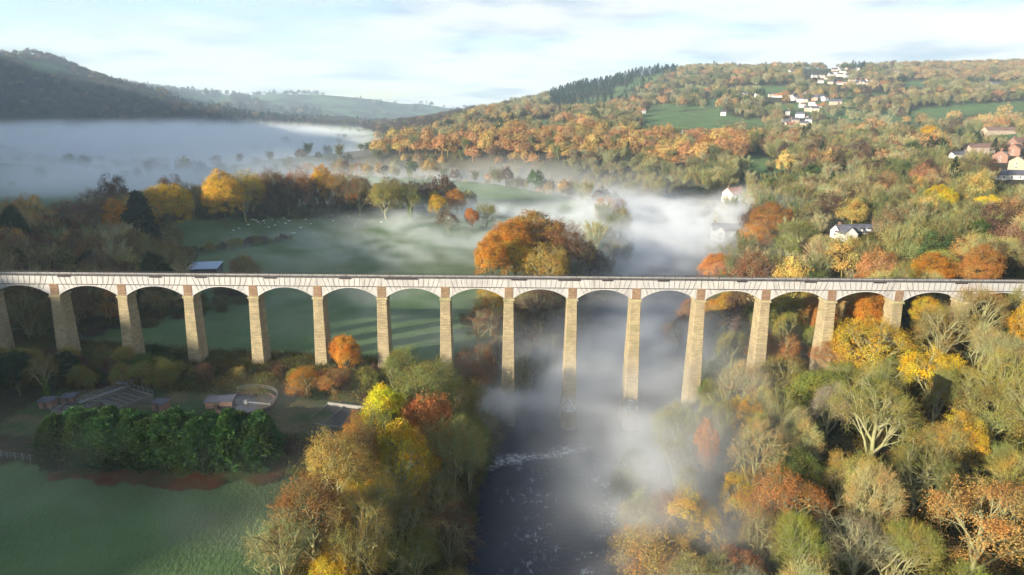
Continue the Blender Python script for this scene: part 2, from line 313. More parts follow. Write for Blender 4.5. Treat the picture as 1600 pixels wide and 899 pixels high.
# ------------------------------------------------------------------ river
rv = []
for a_, b_ in zip(RIV[:-1], RIV[1:]):
    n = max(2, int(np.hypot(*(b_-a_)[:2])/4)); rv += [a_+(b_-a_)*t for t in np.linspace(0, 1, n, endpoint=False)]
rv = np.array(rv)
for _ in range(12): rv[1:-1] = (rv[:-2]+rv[1:-1]*2+rv[2:])/4
tg = np.gradient(rv[:, :2], axis=0); tg /= np.linalg.norm(tg, axis=1)[:, None]; nn = np.c_[-tg[:, 1], tg[:, 0]]; ac = np.linspace(-1, 1, 21)
V = (rv[:, None, :2]+nn[:, None]*ac[None, :, None]*(rv[:, None, 2:3]+12)).reshape(-1, 2)
Q = [(i*21+j, i*21+j+1, (i+1)*21+j+1, (i+1)*21+j) for i in range(len(rv)-1) for j in range(20)]
zr = .55*smooth(147, 151, V[:, 1]-.12*V[:, 0]+1)*1.0                       # the weir: a small step down below the piers
rm = mesh('river', np.c_[V, zr], Q, smoothf=True)
# white water: the weir crest and the broken stretch below it
fx, fy = V[:, 0], V[:, 1]
m = bpy.data.materials.new('river_water'); m.use_nodes = True; nt = m.node_tree; b = nt.nodes['Principled BSDF']; N = nt.nodes.new; L = nt.links.new
gp = N('ShaderNodeNewGeometry').outputs['Position']; sx = N('ShaderNodeSeparateXYZ'); L(gp, sx.inputs[0])
def M2(op, a, b=None, clamp=False):
    n = N('ShaderNodeMath'); n.operation = op; n.use_clamp = clamp
    for i, v in enumerate((a, b)):
        if v is None: continue
        if isinstance(v, (int, float)): n.inputs[i].default_value = v
        else: L(v, n.inputs[i])
    return n.outputs[0]
wv = M2('ADD', sx.outputs[1], M2('ADD', M2('MULTIPLY', sx.outputs[0], -.34), M2('MULTIPLY', noise(.16, 4, gp), 9.)))
band = M2('SUBTRACT', 1., M2('MULTIPLY', M2('ABSOLUTE', M2('SUBTRACT', wv, 149.5)), .42), True)       # narrow streak along the weir
band = M2('MULTIPLY', M2('MULTIPLY', band, rng_(noise(1.1, 8, gp, .7), .42, .58)), rng_(sx.outputs[0], 24, 12))
below = M2('MULTIPLY', rng_(sx.outputs[1], 150, 140), rng_(sx.outputs[0], -4, 12))
fl_ = N('ShaderNodeMapping'); fl_.inputs['Scale'].default_value = (1, .55, 1); L(gp, fl_.inputs[0]); n_f = noise(.75, 9, fl_.outputs[0], .72)
patch = M2('MULTIPLY', rng_(n_f, .53, .61), rng_(noise(.12, 3, gp), .46, .60))
foam = M2('MAXIMUM', M2('MULTIPLY', band, .9), M2('MULTIPLY', M2('MULTIPLY', patch, below), .75), True)
L(mixc(foam, (.006, .012, .030), (.62, .66, .70)), b.inputs['Base Color']); L(rng_(foam, 0, 1, .09, .7), b.inputs['Roughness']); b.inputs['IOR'].default_value = 1.33; b.inputs['Specular IOR Level'].default_value = .32
bp = N('ShaderNodeBump'); bp.inputs['Strength'].default_value = .5; bp.inputs['Distance'].default_value = .25
mp = N('ShaderNodeMapping'); mp.inputs['Scale'].default_value = (.8, 1.6, 1); L(gp, mp.inputs[0]); L(M2('ADD', noise(.9, 6, mp.outputs[0]), M2('MULTIPLY', foam, .4)), bp.inputs['Height']); L(bp.outputs[0], b.inputs['Normal'])
obj('river', rm, m, kind='structure')

# ------------------------------------------------------------------ the aqueduct
YB = 165.0; ZT, ZS, ZC = 39.3, 37.25, 34.35                           # trough top, trough foot, springing
M_IRON = bpy.data.materials.new('painted_iron'); M_IRON.use_nodes = True; nt = M_IRON.node_tree; b = nt.nodes['Principled BSDF']; N = nt.nodes.new; L = nt.links.new
b.inputs['Roughness'].default_value = .6; gp = N('ShaderNodeNewGeometry').outputs['Position']
mp = N('ShaderNodeMapping'); mp.inputs['Scale'].default_value = (1, 1, .18); L(gp, mp.inputs[0])
iron = mixc(rng_(noise(1.1, 7, mp.outputs[0]), .44, .66, 0, .8), (.37, .36, .35), (.22, .215, .21)); iron = mixc(rng_(noise(.06, 3, gp), .5, .62), iron, (.33, .33, .335))
L(mixc(rng_(noise(2.2, 6, mp.outputs[0]), .62, .72, 0, .6), iron, (.22, .13, .08)), b.inputs['Base Color'])
M_JOINT = mat('dark_iron_joint_shade', (.045, .042, .045), .7); M_RAIL = mat('dark_railing_iron', (.02, .02, .025), .6)  # joint tone paints in the shadow lines of plate flanges and web joints
M_PATH = mat('towpath_stone', (.20, .175, .145), .9, ((.12, .10, .085), .6, .4, .6)); M_TAR = mat('tarred_board', (.03, .026, .03), .8)
M_CANAL = mat('canal_water', (.02, .03, .025), .08)
def stone(name, base, dark, moss):
    m = bpy.data.materials.new(name); m.use_nodes = True; nt = m.node_tree; b = nt.nodes['Principled BSDF']; global N, L
    N = nt.nodes.new; L = nt.links.new; b.inputs['Roughness'].default_value = .92; b.inputs['Specular IOR Level'].default_value = .15
    g = N('ShaderNodeNewGeometry'); gp = g.outputs['Position']; s = N('ShaderNodeSeparateXYZ'); L(gp, s.inputs[0])
    c = N('ShaderNodeCombineXYZ'); L(M2('ADD', s.outputs[0], s.outputs[1]), c.inputs[0]); L(s.outputs[2], c.inputs[1])
    br = N('ShaderNodeTexBrick'); L(c.outputs[0], br.inputs['Vector']); br.inputs['Scale'].default_value = 1; br.inputs['Brick Width'].default_value = .95; br.inputs['Row Height'].default_value = .42
    br.inputs['Mortar Size'].default_value = .035; br.inputs['Mortar Smooth'].default_value = .3; br.inputs['Bias'].default_value = 0
    br.inputs['Color1'].default_value = (*base, 1); br.inputs['Color2'].default_value = (*[v*.66 for v in base], 1); br.inputs['Mortar'].default_value = (*[v*.3 for v in base], 1)
    mp = N('ShaderNodeMapping'); mp.inputs['Scale'].default_value = (1, 1, .35); L(gp, mp.inputs[0])
    mb = N('ShaderNodeMapping'); mb.inputs['Scale'].default_value = (.25, .25, 2.2); L(gp, mb.inputs[0])
    k = mixc(rng_(noise(.55, 6, mp.outputs[0]), .42, .66, 0, .85), br.outputs['Color'], dark)
    k = mixc(rng_(noise(.9, 4, mb.outputs[0]), .48, .62, 0, .25), k, tuple(v*1.2 for v in base))      # courses of paler and darker stone
    k = mixc(rng_(noise(.23, 5, gp), .53, .68, 0, .6), k, moss)
    L(k, b.inputs['Base Color']); bp = N('ShaderNodeBump'); bp.inputs['Strength'].default_value = .7; bp.inputs['Distance'].default_value = .06; L(br.outputs['Fac'], bp.inputs['Height']); bp.invert = True; L(bp.outputs[0], b.inputs['Normal'])
    return m
M_STONE = stone('sandstone_blocks', (.37, .305, .185), (.20, .16, .11), (.17, .155, .085)); M_CAP = stone('pale_capstone', (.40, .35, .21), (.29, .24, .14), (.17, .19, .07))
M_NECK = stone('reddish_stone', (.27, .185, .12), (.17, .10, .07), (.14, .13, .06)); M_STAIN = mat('whitened_stone', (.42, .42, .40), .8, ((.13, .13, .11), 1.6, .42, .6))

aq = thing('aqueduct', (0, YB, 0), 0, 'long aqueduct of tall stone piers carrying a white iron canal trough across the river', 'aqueduct')
_cap = [88.5, 190, 293, 395, 496.5, 598, 698, 796, 893.5, 992, 1093, 1197, 1301, 1404]; _pf = np.polyfit(range(14), _cap, 3)
_pk = [float(np.polyval(_pf, k)) if -1 <= k <= 15 else float(np.polyval(_pf, 15)+102.5*(k-15) if k > 15 else np.polyval(_pf, -1)+102*(k+1)) for k in range(-4, 18)]
PX = [float((lambda d: d[0]/d[1]*(YB-2))(ray(p, 468))) for p in _pk]
def ring_pts(hx, hy, ch):                                               # rectangle with small chamfered corners
    return [(-hx+ch, -hy), (hx-ch, -hy), (hx, -hy+ch), (hx, hy-ch), (hx-ch, hy), (-hx+ch, hy), (-hx, hy-ch), (-hx, -hy+ch)]
def loft(levels):                                                       # levels: (z, points)
    n = len(levels[0][1]); V = [(x, y, z) for z, p in levels for x, y in p]; Q = []
    for l in range(len(levels)-1):
        for i in range(n): Q.append((l*n+i, l*n+(i+1) % n, (l+1)*n+(i+1) % n, (l+1)*n+i))
    k = (len(levels)-1)*n; T = [(0, i+1, i) for i in range(1, n-1)]+[(k, k+i, k+i+1) for i in range(1, n-1)]
    return V, Q, T
def comb(b):                                                            # joins the bars' heads by a narrow strip
    for i in range(len(b.V)-1): b.Q.append([8*i+1, 8*i+8, 8*i+11, 8*i+2])
for k, x in enumerate(PX):
    gz = min(g1(x, YB), g1(x, YB-4), g1(x, YB+4))-1.5; river_pier = riverdist(np.array([x]), np.array([YB]))[0] < 4
    zt = ZC-.45; gz = min(gz, zt-1)
    def half(z): t = (zt-z)/36; return 1.2+.75*t, 2.05+1.0*t
    if river_pier:
        h8 = half(8); h0 = half(gz); lv = [(gz, ring_pts(h0[0]+.05, h0[1], .15)), (8, ring_pts(*h8, .12)), (22, ring_pts(*half(22), .1)), (zt, ring_pts(*half(zt), .08))]
    else: lv = [(gz, ring_pts(*half(gz), .12)), ((gz+zt)/2, ring_pts(*half((gz+zt)/2), .1)), (zt, ring_pts(*half(zt), .08))]
    b = MB(); b.add(*loft(lv)); pr = b.build('pier', M_STONE, aq, loc=(x, 0, 0))
    b = MB(); b.box(-1.42, 1.42, -2.3, 2.3, zt+.003, zt+.42); b.box(-1.3, 1.3, -2.18, 2.18, zt+.423, zt+.6); b.build('capital', M_CAP, pr)
    b = MB(); b.box(-1.02, 1.02, -1.95, 1.95, zt+.603, ZS-.004); b.build('neck', M_NECK, pr)
    if river_pier:                                                      # rounded cutwaters with a whitened hood
        for s in (-1, 1):
            hw = half(4)[0]+.22; y0 = s*(half(4)[1]-.35); arc = [(hw*math.cos(t), s*hw*1.25*math.sin(t)) for t in np.linspace(0, math.pi, 13)]
            if s < 0: arc = arc[::-1]
            lv = [(gz, [(p[0]*1.12, y0+p[1]*1.15) for p in arc]), (3.4, [(p[0], y0+p[1]) for p in arc]), (5.3, [(p[0]*.97, y0+p[1]*.95) for p in arc])]
            b = MB(); b.add(*loft(lv)); c = b.build('cutwater', M_STONE, pr)
            lv = [(z, [(p[0]*q, y0+p[1]*q*.95) for p in arc]) for z, q in ((5.31, 1.0), (5.6, 1.02), (5.9, .93), (6.9, .80), (7.8, .55), (8.3, .22))]
            b = MB(); b.add(*loft(lv)); b.build('hood', M_STAIN, c)
for k in range(len(PX)-1):
    xa, xb = PX[k]+1.02, PX[k+1]-1.02; n = 22; xs = np.linspace(xa, xb, n+1); xm = (xa+xb)/2; hw = (xb-xa)/2
    rise = ZS-.42-ZC; R_ = (hw*hw+rise*rise)/(2*rise); zz = lambda x: ZC+math.sqrt(max(0, R_*R_-(x-xm)**2))-(R_-rise)
    # arch plates: outer web on each side and the curved rib below
    for s in (-1, 1):
        b = MB(); y0, y1 = (-1.86, -1.74) if s < 0 else (1.74, 1.86)
        V = [(x, y, z) for y in (y0, y1) for x in xs for z in (zz(x), ZS-.14)]; m_ = 2*(n+1); Q = []
        for i in range(n):
            Q += [(2*i, 2*i+2, 2*i+3, 2*i+1), (m_+2*i+1, m_+2*i+3, m_+2*i+2, m_+2*i), (2*i, m_+2*i, m_+2*i+2, 2*i+2), (2*i+1, 2*i+3, m_+2*i+3, m_+2*i+1)]
        b.add(V, Q); w = b.build('arch_web', M_IRON, aq)
        if s < 0:
            b = MB()
            for j in range(1, 12):
                t = -1+2*j/12; xt = xm+t*hw; xb2 = xm+t*hw*.88; zb = zz(xb2)+.05
                if ZS-.2-zb > .25: b.bar((xt, y0-.02, ZS-.16), (xb2, y0-.02, zb), .05, .06)
                comb(b); b.build('joint_seam', M_JOINT, w)
            b = MB(); V = [(x, y, zz(x)+dz) for x in xs for y, dz in ((y0-.07, 0), (y0-.004, 0), (y0-.004, .24), (y0-.07, .24))]; Q = []
            for i in range(n):
                for j in range(4): Q.append((4*i+j, 4*i+(j+1) % 4, 4*i+4+(j+1) % 4, 4*i+4+j))
            b.add(V, [q[::-1] for q in Q]); b.build('rim', M_IRON, w)
    b = MB()
    for yc in (-.6, .6):
        V = [(x, y, z) for y in (yc-.06, yc+.06) for x in xs for z in (zz(x), ZS-.15)]; m_ = 2*(n+1); Q = []
        for i in range(n): Q += [(2*i, 2*i+2, 2*i+3, 2*i+1), (m_+2*i+1, m_+2*i+3, m_+2*i+2, m_+2*i), (2*i, m_+2*i, m_+2*i+2, 2*i+2)]
        b.add(V, Q)
    b.build('arch_rib', M_IRON, aq)
    # one span of the trough: side plates, floor, flanges
    X0, X1 = PX[k]+.0, PX[k+1]-.004; tr = MB(); tr.box(X0, X1, -1.80, -1.72, ZS, ZT); tr.box(X0, X1, 1.72, 1.80, ZS, ZT); tr.box(X0, X1, -1.72, 1.72, ZS, ZS+.1); tro = tr.build('trough', M_IRON, aq)
    b = MB()
    for j in range(0, 12):
        t = -1+2*j/12; xt = xm+t*(PX[k+1]-PX[k])/2; off = -.95*t*(abs(t)**.5) if j else 0.0; b.bar((xt, -1.815, ZT-.05), (xt+off, -1.815, ZS+.06), .075, .055)
    comb(b); b.build('plate_flange', M_JOINT, tro)  # flange ribs toned dark to stand for their shadow lines
    b = MB(); b.box(X0, X1, -1.93, -1.803, ZS-.135, ZS-.02); b.build('ledge', M_JOINT, tro)
x0, x1 = PX[0], PX[-1]
b = MB(); b.box(x0, x1, -1.90, -1.66, ZT+.004, ZT+.13); b.build('edge_beam', M_JOINT, aq)
b = MB(); b.box(x0, x1, -1.70, -.05, ZT-.12, ZT+.0); b.build('towpath', M_PATH, aq)
b = MB(); b.box(x0, x1, .0, 1.715, ZT-.6, ZT-.35); b.build('canal_water', M_CANAL, aq)
b = MB(); b.box(x0, x1, -.045, .0, ZT-.5, ZT+.02); b.box(x0, x1, 1.70, 1.86, ZT+.004, ZT+.12); b.build('coping', M_JOINT, aq)
b = MB()
for z in (1.28, .72): b.bar((x0, -1.72, ZT+z), (x1, -1.72, ZT+z), .05 if z > 1 else .03)
for i in range(int((x1-x0)/.35)): b.bar((x0+.35*i, -1.72, ZT+.1), (x0+.35*i, -1.72, ZT+1.28), .022)
for i in range(int((x1-x0)/2.7)): b.bar((x0+2.7*i, -1.72, ZT+.1), (x0+2.7*i, -1.72, ZT+1.34), .06)
b.build('railing', M_RAIL, aq)
for p0, p1 in ((90, 110), (233, 252), (304, 322), (412, 432), (530, 548), (600, 652), (799, 823), (872, 907), (941, 958), (1028, 1046), (1152, 1168), (1258, 1277), (1366, 1386), (1494, 1514)):
    a_, c_ = at(p0, 437, YB-2)[0], at(p1, 437, YB-2)[0]; b = MB(); b.box(a_, c_, -1.96, -1.905, ZT-.28, ZT+.2); b.build('tarred_board', M_TAR, aq)
# abutments where the aqueduct meets the valley sides
for x in (PX[0]-9, PX[-1]+9):
    gz = g1(x, YB)-3; b = MB(); b.prism([(-9, -4), (9, -4), (9, 4), (-9, 4)], min(gz, 30), ZT-.05, .85); b.build('abutment', M_STONE, aq, loc=(x, 0, 0))
# faded painted scrawl on the trough plates of one span
M_PAINT = mat('faded_paint', (.30, .30, .31), .8); g = MB()
for (c0, c1, n) in ((702, 722, 4), (724, 734, 2), (742, 766, 6)):
    for i in range(n):
        px = c0+(c1-c0)*(i+.5)/n; X = at(px, 443, YB-1.9)[0]; zc = ZT-.85+rnd.uniform(-.25, .25); r = rnd.uniform(.25, .42)
        pts = [(X+r*math.cos(t)*rnd.uniform(.6, 1.1), zc+r*1.1*math.sin(t)*rnd.uniform(.6, 1.1)) for t in np.linspace(rnd.uniform(0, 2), rnd.uniform(5, 7), 7)]
        for p, q in zip(pts[:-1], pts[1:]): g.bar((p[0], -1.806, p[1]), (q[0], -1.806, q[1]), .05, .05)
g.build('painted_scrawl', M_PAINT, aq)

# ------------------------------------------------------------------ tree kinds
def unit(v): return v/np.maximum(np.linalg.norm(v, axis=-1, keepdims=True), 1e-9)
def tube(P, R, k):
    P = np.asarray(P); n = len(P); T = unit(np.gradient(P, axis=0)); up = np.array([.3, .2, 1.]) if abs(T[0][2]) < .9 else np.array([1., .2, .1])
    A = unit(np.cross(T, up)); B = np.cross(T, A); t = np.linspace(0, 2*math.pi, k, endpoint=False)
    V = P[:, None]+(A[:, None]*np.cos(t)[None, :, None]+B[:, None]*np.sin(t)[None, :, None])*np.asarray(R)[:, None, None]
    i, j = np.meshgrid(np.arange(n-1), np.arange(k), indexing='ij'); i = i.ravel(); j = j.ravel(); j2 = (j+1) % k
    return V.reshape(-1, 3), np.c_[i*k+j, i*k+j2, (i+1)*k+j2, (i+1)*k+j]
def bez(a, c, b, n, R, jit):
    t = np.linspace(0, 1, n)[:, None]; P = a*(1-t)**2+2*c*t*(1-t)+b*t*t; P[1:-1] += R.normal(0, jit, (n-2, 3)); return P
class TM:
    def __init__(s): s.V = []; s.Q = []; s.T = []; s.n = 0; s.a = []
    def q(s, V, Q, a=None): s.V.append(V); s.Q.append(Q+s.n); s.n += len(V)
    def t(s, V, T): s.V.append(V); s.T.append(T+s.n); s.n += len(V)
    def mesh(s, name, attr=None, sm=False):
        return mesh(name, np.concatenate(s.V), np.concatenate(s.Q) if s.Q else None, np.concatenate(s.T) if s.T else None, attr, sm)
def cards(C, N_, size, R, el=1.0):
    "quads at C facing roughly N_"
    n = len(C); N_ = unit(N_+R.normal(0, .55, (n, 3))); A = unit(np.cross(N_, R.normal(0, 1, (n, 3)))); B = np.cross(N_, A); s = size*R.uniform(.6, 1.3, (n, 1))
    V = np.stack([C-A*s*.5*el, C-B*s*.42+N_*s*.08, C+A*s*.5*el, C+B*s*.42+N_*s*.08], 1).reshape(-1, 3)
    return V, np.arange(4*n).reshape(n, 4)
def gen_tree(seed, H=16., Rad=6., base=.17, n1=9, n2=6, n3=6, twigs=14, leaf=0, lsize=.3, lean=.0, upright=.0, clump=.8, twlen=1.1, tww=.035, limb=1., ivy=False, lump=.4, trunks=1, sub=2, fl_drop=.0):
    R = np.random.default_rng(seed); zb = H*base; cz = zb+(H-zb)*.48; ez = (H-zb)*.56; wood = TM(); tw = TM(); C0 = np.array([0, 0, cz])
    bd = unit(R.normal(0, 1, (18, 3))); bw = R.uniform(-1, 1, 18)*lump
    def env(d, f):                                                   # point of the crown's uneven outline in direction d
        d = unit(d); k = 1+float((np.maximum(0, d@bd.T-.70)/.30*bw).sum()); return C0+d*np.array([Rad, Rad, ez])*k*f
    ends = []; ph = R.uniform(0, 6)
    for tt in range(trunks):
        off = np.array([R.normal(0, .5), R.normal(0, .5), 0])*(trunks > 1); ln = R.normal(0, lean, 2)*H
        top = np.array([ln[0], ln[1], zb+(H-zb)*.55])+off*5; r0 = .36*limb*(H/16)/(trunks**.4)
        tp = bez(off+np.array([0, 0, -.8]), np.array([0, 0, zb])+off*1.5, top, 7, R, .10); rr = np.linspace(r0, r0*.35, 7); rr[0] *= 1.5; wood.q(*tube(tp, rr, 6))
        for i in range(n1):
            f = (i+.5)/n1; el = math.asin(np.clip(-.12+upright*.5+(1.05-upright*.5)*f, -.3, .98)); az = ph+2.4*i+R.normal(0, .25)+tt*2
            d = np.array([math.cos(el)*math.cos(az), math.cos(el)*math.sin(az), math.sin(el)]); e1 = env(d, .62); st = np.clip(.30+.65*f+R.normal(0, .06), .25, .97)
            a = tp[0]*(1-st)+tp[-1]*st if False else tp[int(st*6)]*(1-(st*6 % 1))+tp[min(6, int(st*6)+1)]*(st*6 % 1)
            c = (a+e1)/2+np.array([0, 0, (.05+.25*upright)*np.linalg.norm(e1-a)])*(1 if el > .2 else .3)
            p1 = bez(a, c, e1, 6, R, .12); wood.q(*tube(p1, np.linspace(r0*.48, r0*.22, 6), 5))
            for j in range(n2):
                s = (j+1)/n2; k = s*4.99*.75+1.1; b0 = p1[min(5, int(k))]*(1-k % 1)+p1[min(5, int(k)+1)]*(k % 1)
                dd = unit(d+R.normal(0, .42, 3)*(1.25-s*.5)+np.array([0, 0, .12])); e2 = env(dd, .86); e2 = b0+(e2-b0)*R.uniform(.75, 1)
                p2 = bez(b0, (b0+e2)/2+unit(p1[-1]-p1[0])*.35*np.linalg.norm(e2-b0)*.5, e2, 5, R, .08); wood.q(*tube(p2, np.linspace(r0*.2, r0*.09, 5), 4))
                for l in range(n3):
                    u = .25+.75*(l+1)/n3; k = u*3.99; c0 = p2[int(k)]*(1-k % 1)+p2[min(4, int(k)+1)]*(k % 1)
                    d3 = unit(dd+R.normal(0, .33, 3)); e3 = env(d3, R.uniform(.9, 1.03)); v = e3-c0; ln_ = np.linalg.norm(v); e3 = c0+v/ln_*min(ln_, Rad*.42)
                    p3 = bez(c0, (c0+e3)/2+unit(p2[-1]-p2[0])*.12*ln_, e3, 4, R, .06); wood.q(*tube(p3, np.linspace(r0*.085, r0*.03, 4), 3)); ends.append((p3, d3))
    nt_ = len(ends)
    if nt_ and twigs:
        P = np.stack([e[0] for e in ends]); D = np.stack([e[1] for e in ends]); idx = np.repeat(np.arange(nt_), twigs); k = R.uniform(.5, 2.999, len(idx)); i0 = k.astype(int); fr = (k-i0)[:, None]
        B = P[idx, i0]*(1-fr)+P[idx, i0+1]*fr; along = unit(P[idx, 3]-P[idx, 0]); d = unit(along*.7+D[idx]*.35+R.normal(0, .5, (len(idx), 3))+np.array([0, 0, .25+upright*.5])); ln_ = twlen*R.uniform(.5, 1.3, (len(idx), 1))
        def spikes(B, d, ln_, w):
            s = unit(np.cross(d, R.normal(0, 1, B.shape)))*w; V = np.stack([B-s, B+s, B+d*ln_], 1).reshape(-1, 3); return V, np.arange(len(V)).reshape(-1, 3)
        tw.t(*spikes(B, d, ln_, tww*.5))
        for q in range(sub):
            u = R.uniform(.25, .9, (len(idx), 1)); B2 = B+d*ln_*u; d2 = unit(d+R.normal(0, .55, d.shape)); tw.t(*spikes(B2, d2, ln_*.55, tww*.36))
        if leaf:
            m_ = int(leaf); idx = R.integers(0, nt_, m_); 
            if fl_drop: w_ = np.array([vnoise(p[0][3][0]*.45+seed, p[0][3][2]*.45+p[0][3][1]*.3, seed) for p in ends]); ok = np.where(w_ > fl_drop)[0]; idx = R.choice(ok, m_)
            Cc = P[idx, 3]*.72+P[idx, 2]*.28+R.normal(0, clump, (m_, 3))*np.array([1, 1, .75])
            tw.q(*cards(Cc, unit(Cc-C0)+np.array([0, 0, .35]), lsize, R))
    # v: random lightness, in clumps and per leaf; quads come first in the mesh
    nq = sum(len(q) for q in tw.Q); ntri = sum(len(t) for t in tw.T); av = np.concatenate([np.clip(R.normal(.5, .2, nq), 0, 1), np.clip(R.normal(.45, .2, ntri), 0, 1)])
    wm_ = wood.mesh('trunk', sm=True); cm = tw.mesh('crown', av); im = None
    if ivy:
        iv = TM(); n = 1500; t = R.uniform(0, .8, n); a = R.uniform(0, 6.28, n); rr = (.5+.55*R.random(n))*(1.15-t*.5); Cc = np.c_[np.cos(a)*rr, np.sin(a)*rr, t*(zb+(H-zb)*.55)]; Cc[:, :2] += np.outer(t*t, tp[-1][:2])
        iv.q(*cards(Cc, np.c_[np.cos(a), np.sin(a), .3+0*a], .34, R)); im = iv.mesh('ivy', np.clip(R.normal(.5, .2, n), 0, 1))
    return wm_, cm, im
def gen_conifer(seed, H=10., Rad=2.2, plumes=900, dense=1.0, narrow=.25, base=.02, droop=-.1, el=2.2):
    "crown of upswept sprays round a straight trunk"
    R = np.random.default_rng(seed); wood = TM(); tw = TM(); wood.q(*tube(np.array([[0, 0, -.6], [0, 0, H*.5], [0, 0, H*.97]]), [.2*H/10, .12*H/10, .02], 6))
    n = plumes; t = R.random(n)**.9; z = H*(base+(1-base)*t); prof = np.minimum(1, (1-t)/narrow)**.75*np.minimum(1, .62+t*2.4); az = R.uniform(0, 6.283, n)
    lob = 1+.16*np.sin(az*5+t*11+seed)+.12*np.sin(az*9-t*23); r = Rad*prof*lob*R.uniform(.72, 1.05, n); D = np.c_[np.cos(az), np.sin(az), np.full(n, -droop)+.6*t]; D = unit(D+R.normal(0, .22, (n, 3)))
    C = np.c_[np.cos(az)*r, np.sin(az)*r, z]; k = int(10*dense); idx = np.repeat(np.arange(n), k); u = R.random((len(idx), 1)); P = C[idx]+D[idx]*(u-.6)*.95*(Rad/2.2)+R.normal(0, .13, (len(idx), 3))
    d = unit(D[idx]+R.normal(0, .45, P.shape)+np.array([0, 0, .25])); s = unit(np.cross(d, R.normal(0, 1, P.shape))); L_ = R.uniform(.2, .42, (len(idx), 1))*(Rad/2.2); w = L_/el*.5
    V = np.stack([P, P+d*L_*.45+s*w, P+d*L_, P+d*L_*.45-s*w], 1).reshape(-1, 3); tw.q(V, np.arange(len(V)).reshape(-1, 4)); a = np.clip(np.repeat(R.normal(.5, .2, n), k)*.6+R.normal(.2, .12, len(idx)), 0, 1)
    return wood.mesh('trunk', sm=True), tw.mesh('crown', a), None
TREES = {}
def kind(name, n, f): TREES[name] = [f(i) for i in range(n)]
kind('leafy', 4, lambda i: gen_tree(20+i, n1=11, n2=7, n3=5, twigs=4, leaf=24000, lsize=.27, clump=.5, sub=1, lump=.32, limb=1.1))
kind('thin', 4, lambda i: gen_tree(40+i, n1=9, n2=6, n3=6, twigs=9, leaf=11000, lsize=.2, clump=.6, lump=.32, limb=1.15, sub=1))             # leaves half gone, limbs show
kind('bare', 5, lambda i: gen_tree(60+i, n1=9, n2=6, n3=6, twigs=12, leaf=900, lsize=.15, clump=.7, lump=.4, upright=.16*i, twlen=1.35, limb=1.45, sub=2, tww=.03))
kind('fan', 4, lambda i: gen_tree(80+i, Rad=4.2, base=.2, n1=7, n2=6, n3=5, twigs=9, leaf=500, lsize=.15, upright=.9, trunks=2, limb=1.25, twlen=1.5, tww=.03))
kind('ivied', 3, lambda i: gen_tree(100+i, Rad=4.8, n1=8, n2=6, n3=5, twigs=9, leaf=900, lsize=.18, upright=.6, ivy=True, twlen=1.4, limb=1.3))
kind('patchy', 3, lambda i: gen_tree(120+i, n1=9, n2=6, n3=6, twigs=8, leaf=11000, lsize=.24, clump=.5, fl_drop=.52, lump=.35, limb=1.2))
kind('bush', 3, lambda i: gen_tree(140+i, H=5.5, Rad=3.3, base=.03, n1=9, n2=5, n3=4, twigs=12, leaf=4500, lsize=.26, clump=.45, limb=.6, lump=.3, twlen=.8))
kind('scrub', 2, lambda i: gen_tree(150+i, H=6.5, Rad=3.3, base=.03, n1=9, n2=6, n3=4, twigs=16, leaf=900, lsize=.2, clump=.6, limb=.6, upright=.4, trunks=2, twlen=1.2))
kind('cypress', 3, lambda i: gen_conifer(160+i, H=10, Rad=3.0, plumes=1500, dense=1.3, narrow=.5, el=2.0))
kind('pine', 2, lambda i: gen_conifer(170+i, H=18, Rad=4.4, plumes=1100, dense=1.2, narrow=.85, base=.1, droop=.1))
HGT = dict(leafy=16, thin=16, bare=16, fan=16, ivied=16, patchy=16, bush=5.5, scrub=6.5, cypress=10, pine=18)
WID = dict(leafy=12.5, thin=12.5, bare=12.5, fan=9, ivied=10.5, patchy=12.5, bush=7, scrub=7, cypress=6.2, pine=8.8)
PAL = dict(amber=(.34, .215, .065), orange=(.42, .195, .030), gold=(.47, .30, .030), yellow=(.52, .40, .025), russet=(.22, .105, .048), copper=(.32, .155, .048), olive=(.175, .155, .052), mossy=(.160, .175, .046), green=(.050, .095, .018),
           dark_green=(.016, .040, .016), brown=(.115, .068, .042), straw=(.305, .280, .118), grey=(.22, .195, .145), khaki=(.235, .218, .060), purple=(.15, .085, .070), pine_green=(.016, .038, .022), hedge_green=(.040, .088, .026))
PALW = dict(amber='amber', orange='orange', gold='golden', yellow='bright yellow', russet='russet', copper='copper brown', olive='olive', mossy='mossy green', green='green', dark_green='dark green', brown='dark brown', straw='straw coloured', grey='grey', khaki='khaki', purple='purplish brown', pine_green='blackish green', hedge_green='green')
FORM = dict(leafy='full leafy tree', thin='thinly leaved tree', bare='bare spreading tree', fan='slender bare tree', ivied='ivy clad tree', patchy='patchy leaved tree', bush='bush', scrub='twiggy shrub', cypress='cypress', pine='pine')
NAME = dict(leafy='leafy_tree', thin='autumn_tree', bare='bare_tree', fan='bare_tree', ivied='ivy_clad_tree', patchy='autumn_tree', bush='bush', scrub='shrub', cypress='conifer', pine='pine_tree')
CAT = dict(bush='bush', scrub='bush', cypress='conifer', pine='conifer')
PLANTED = []
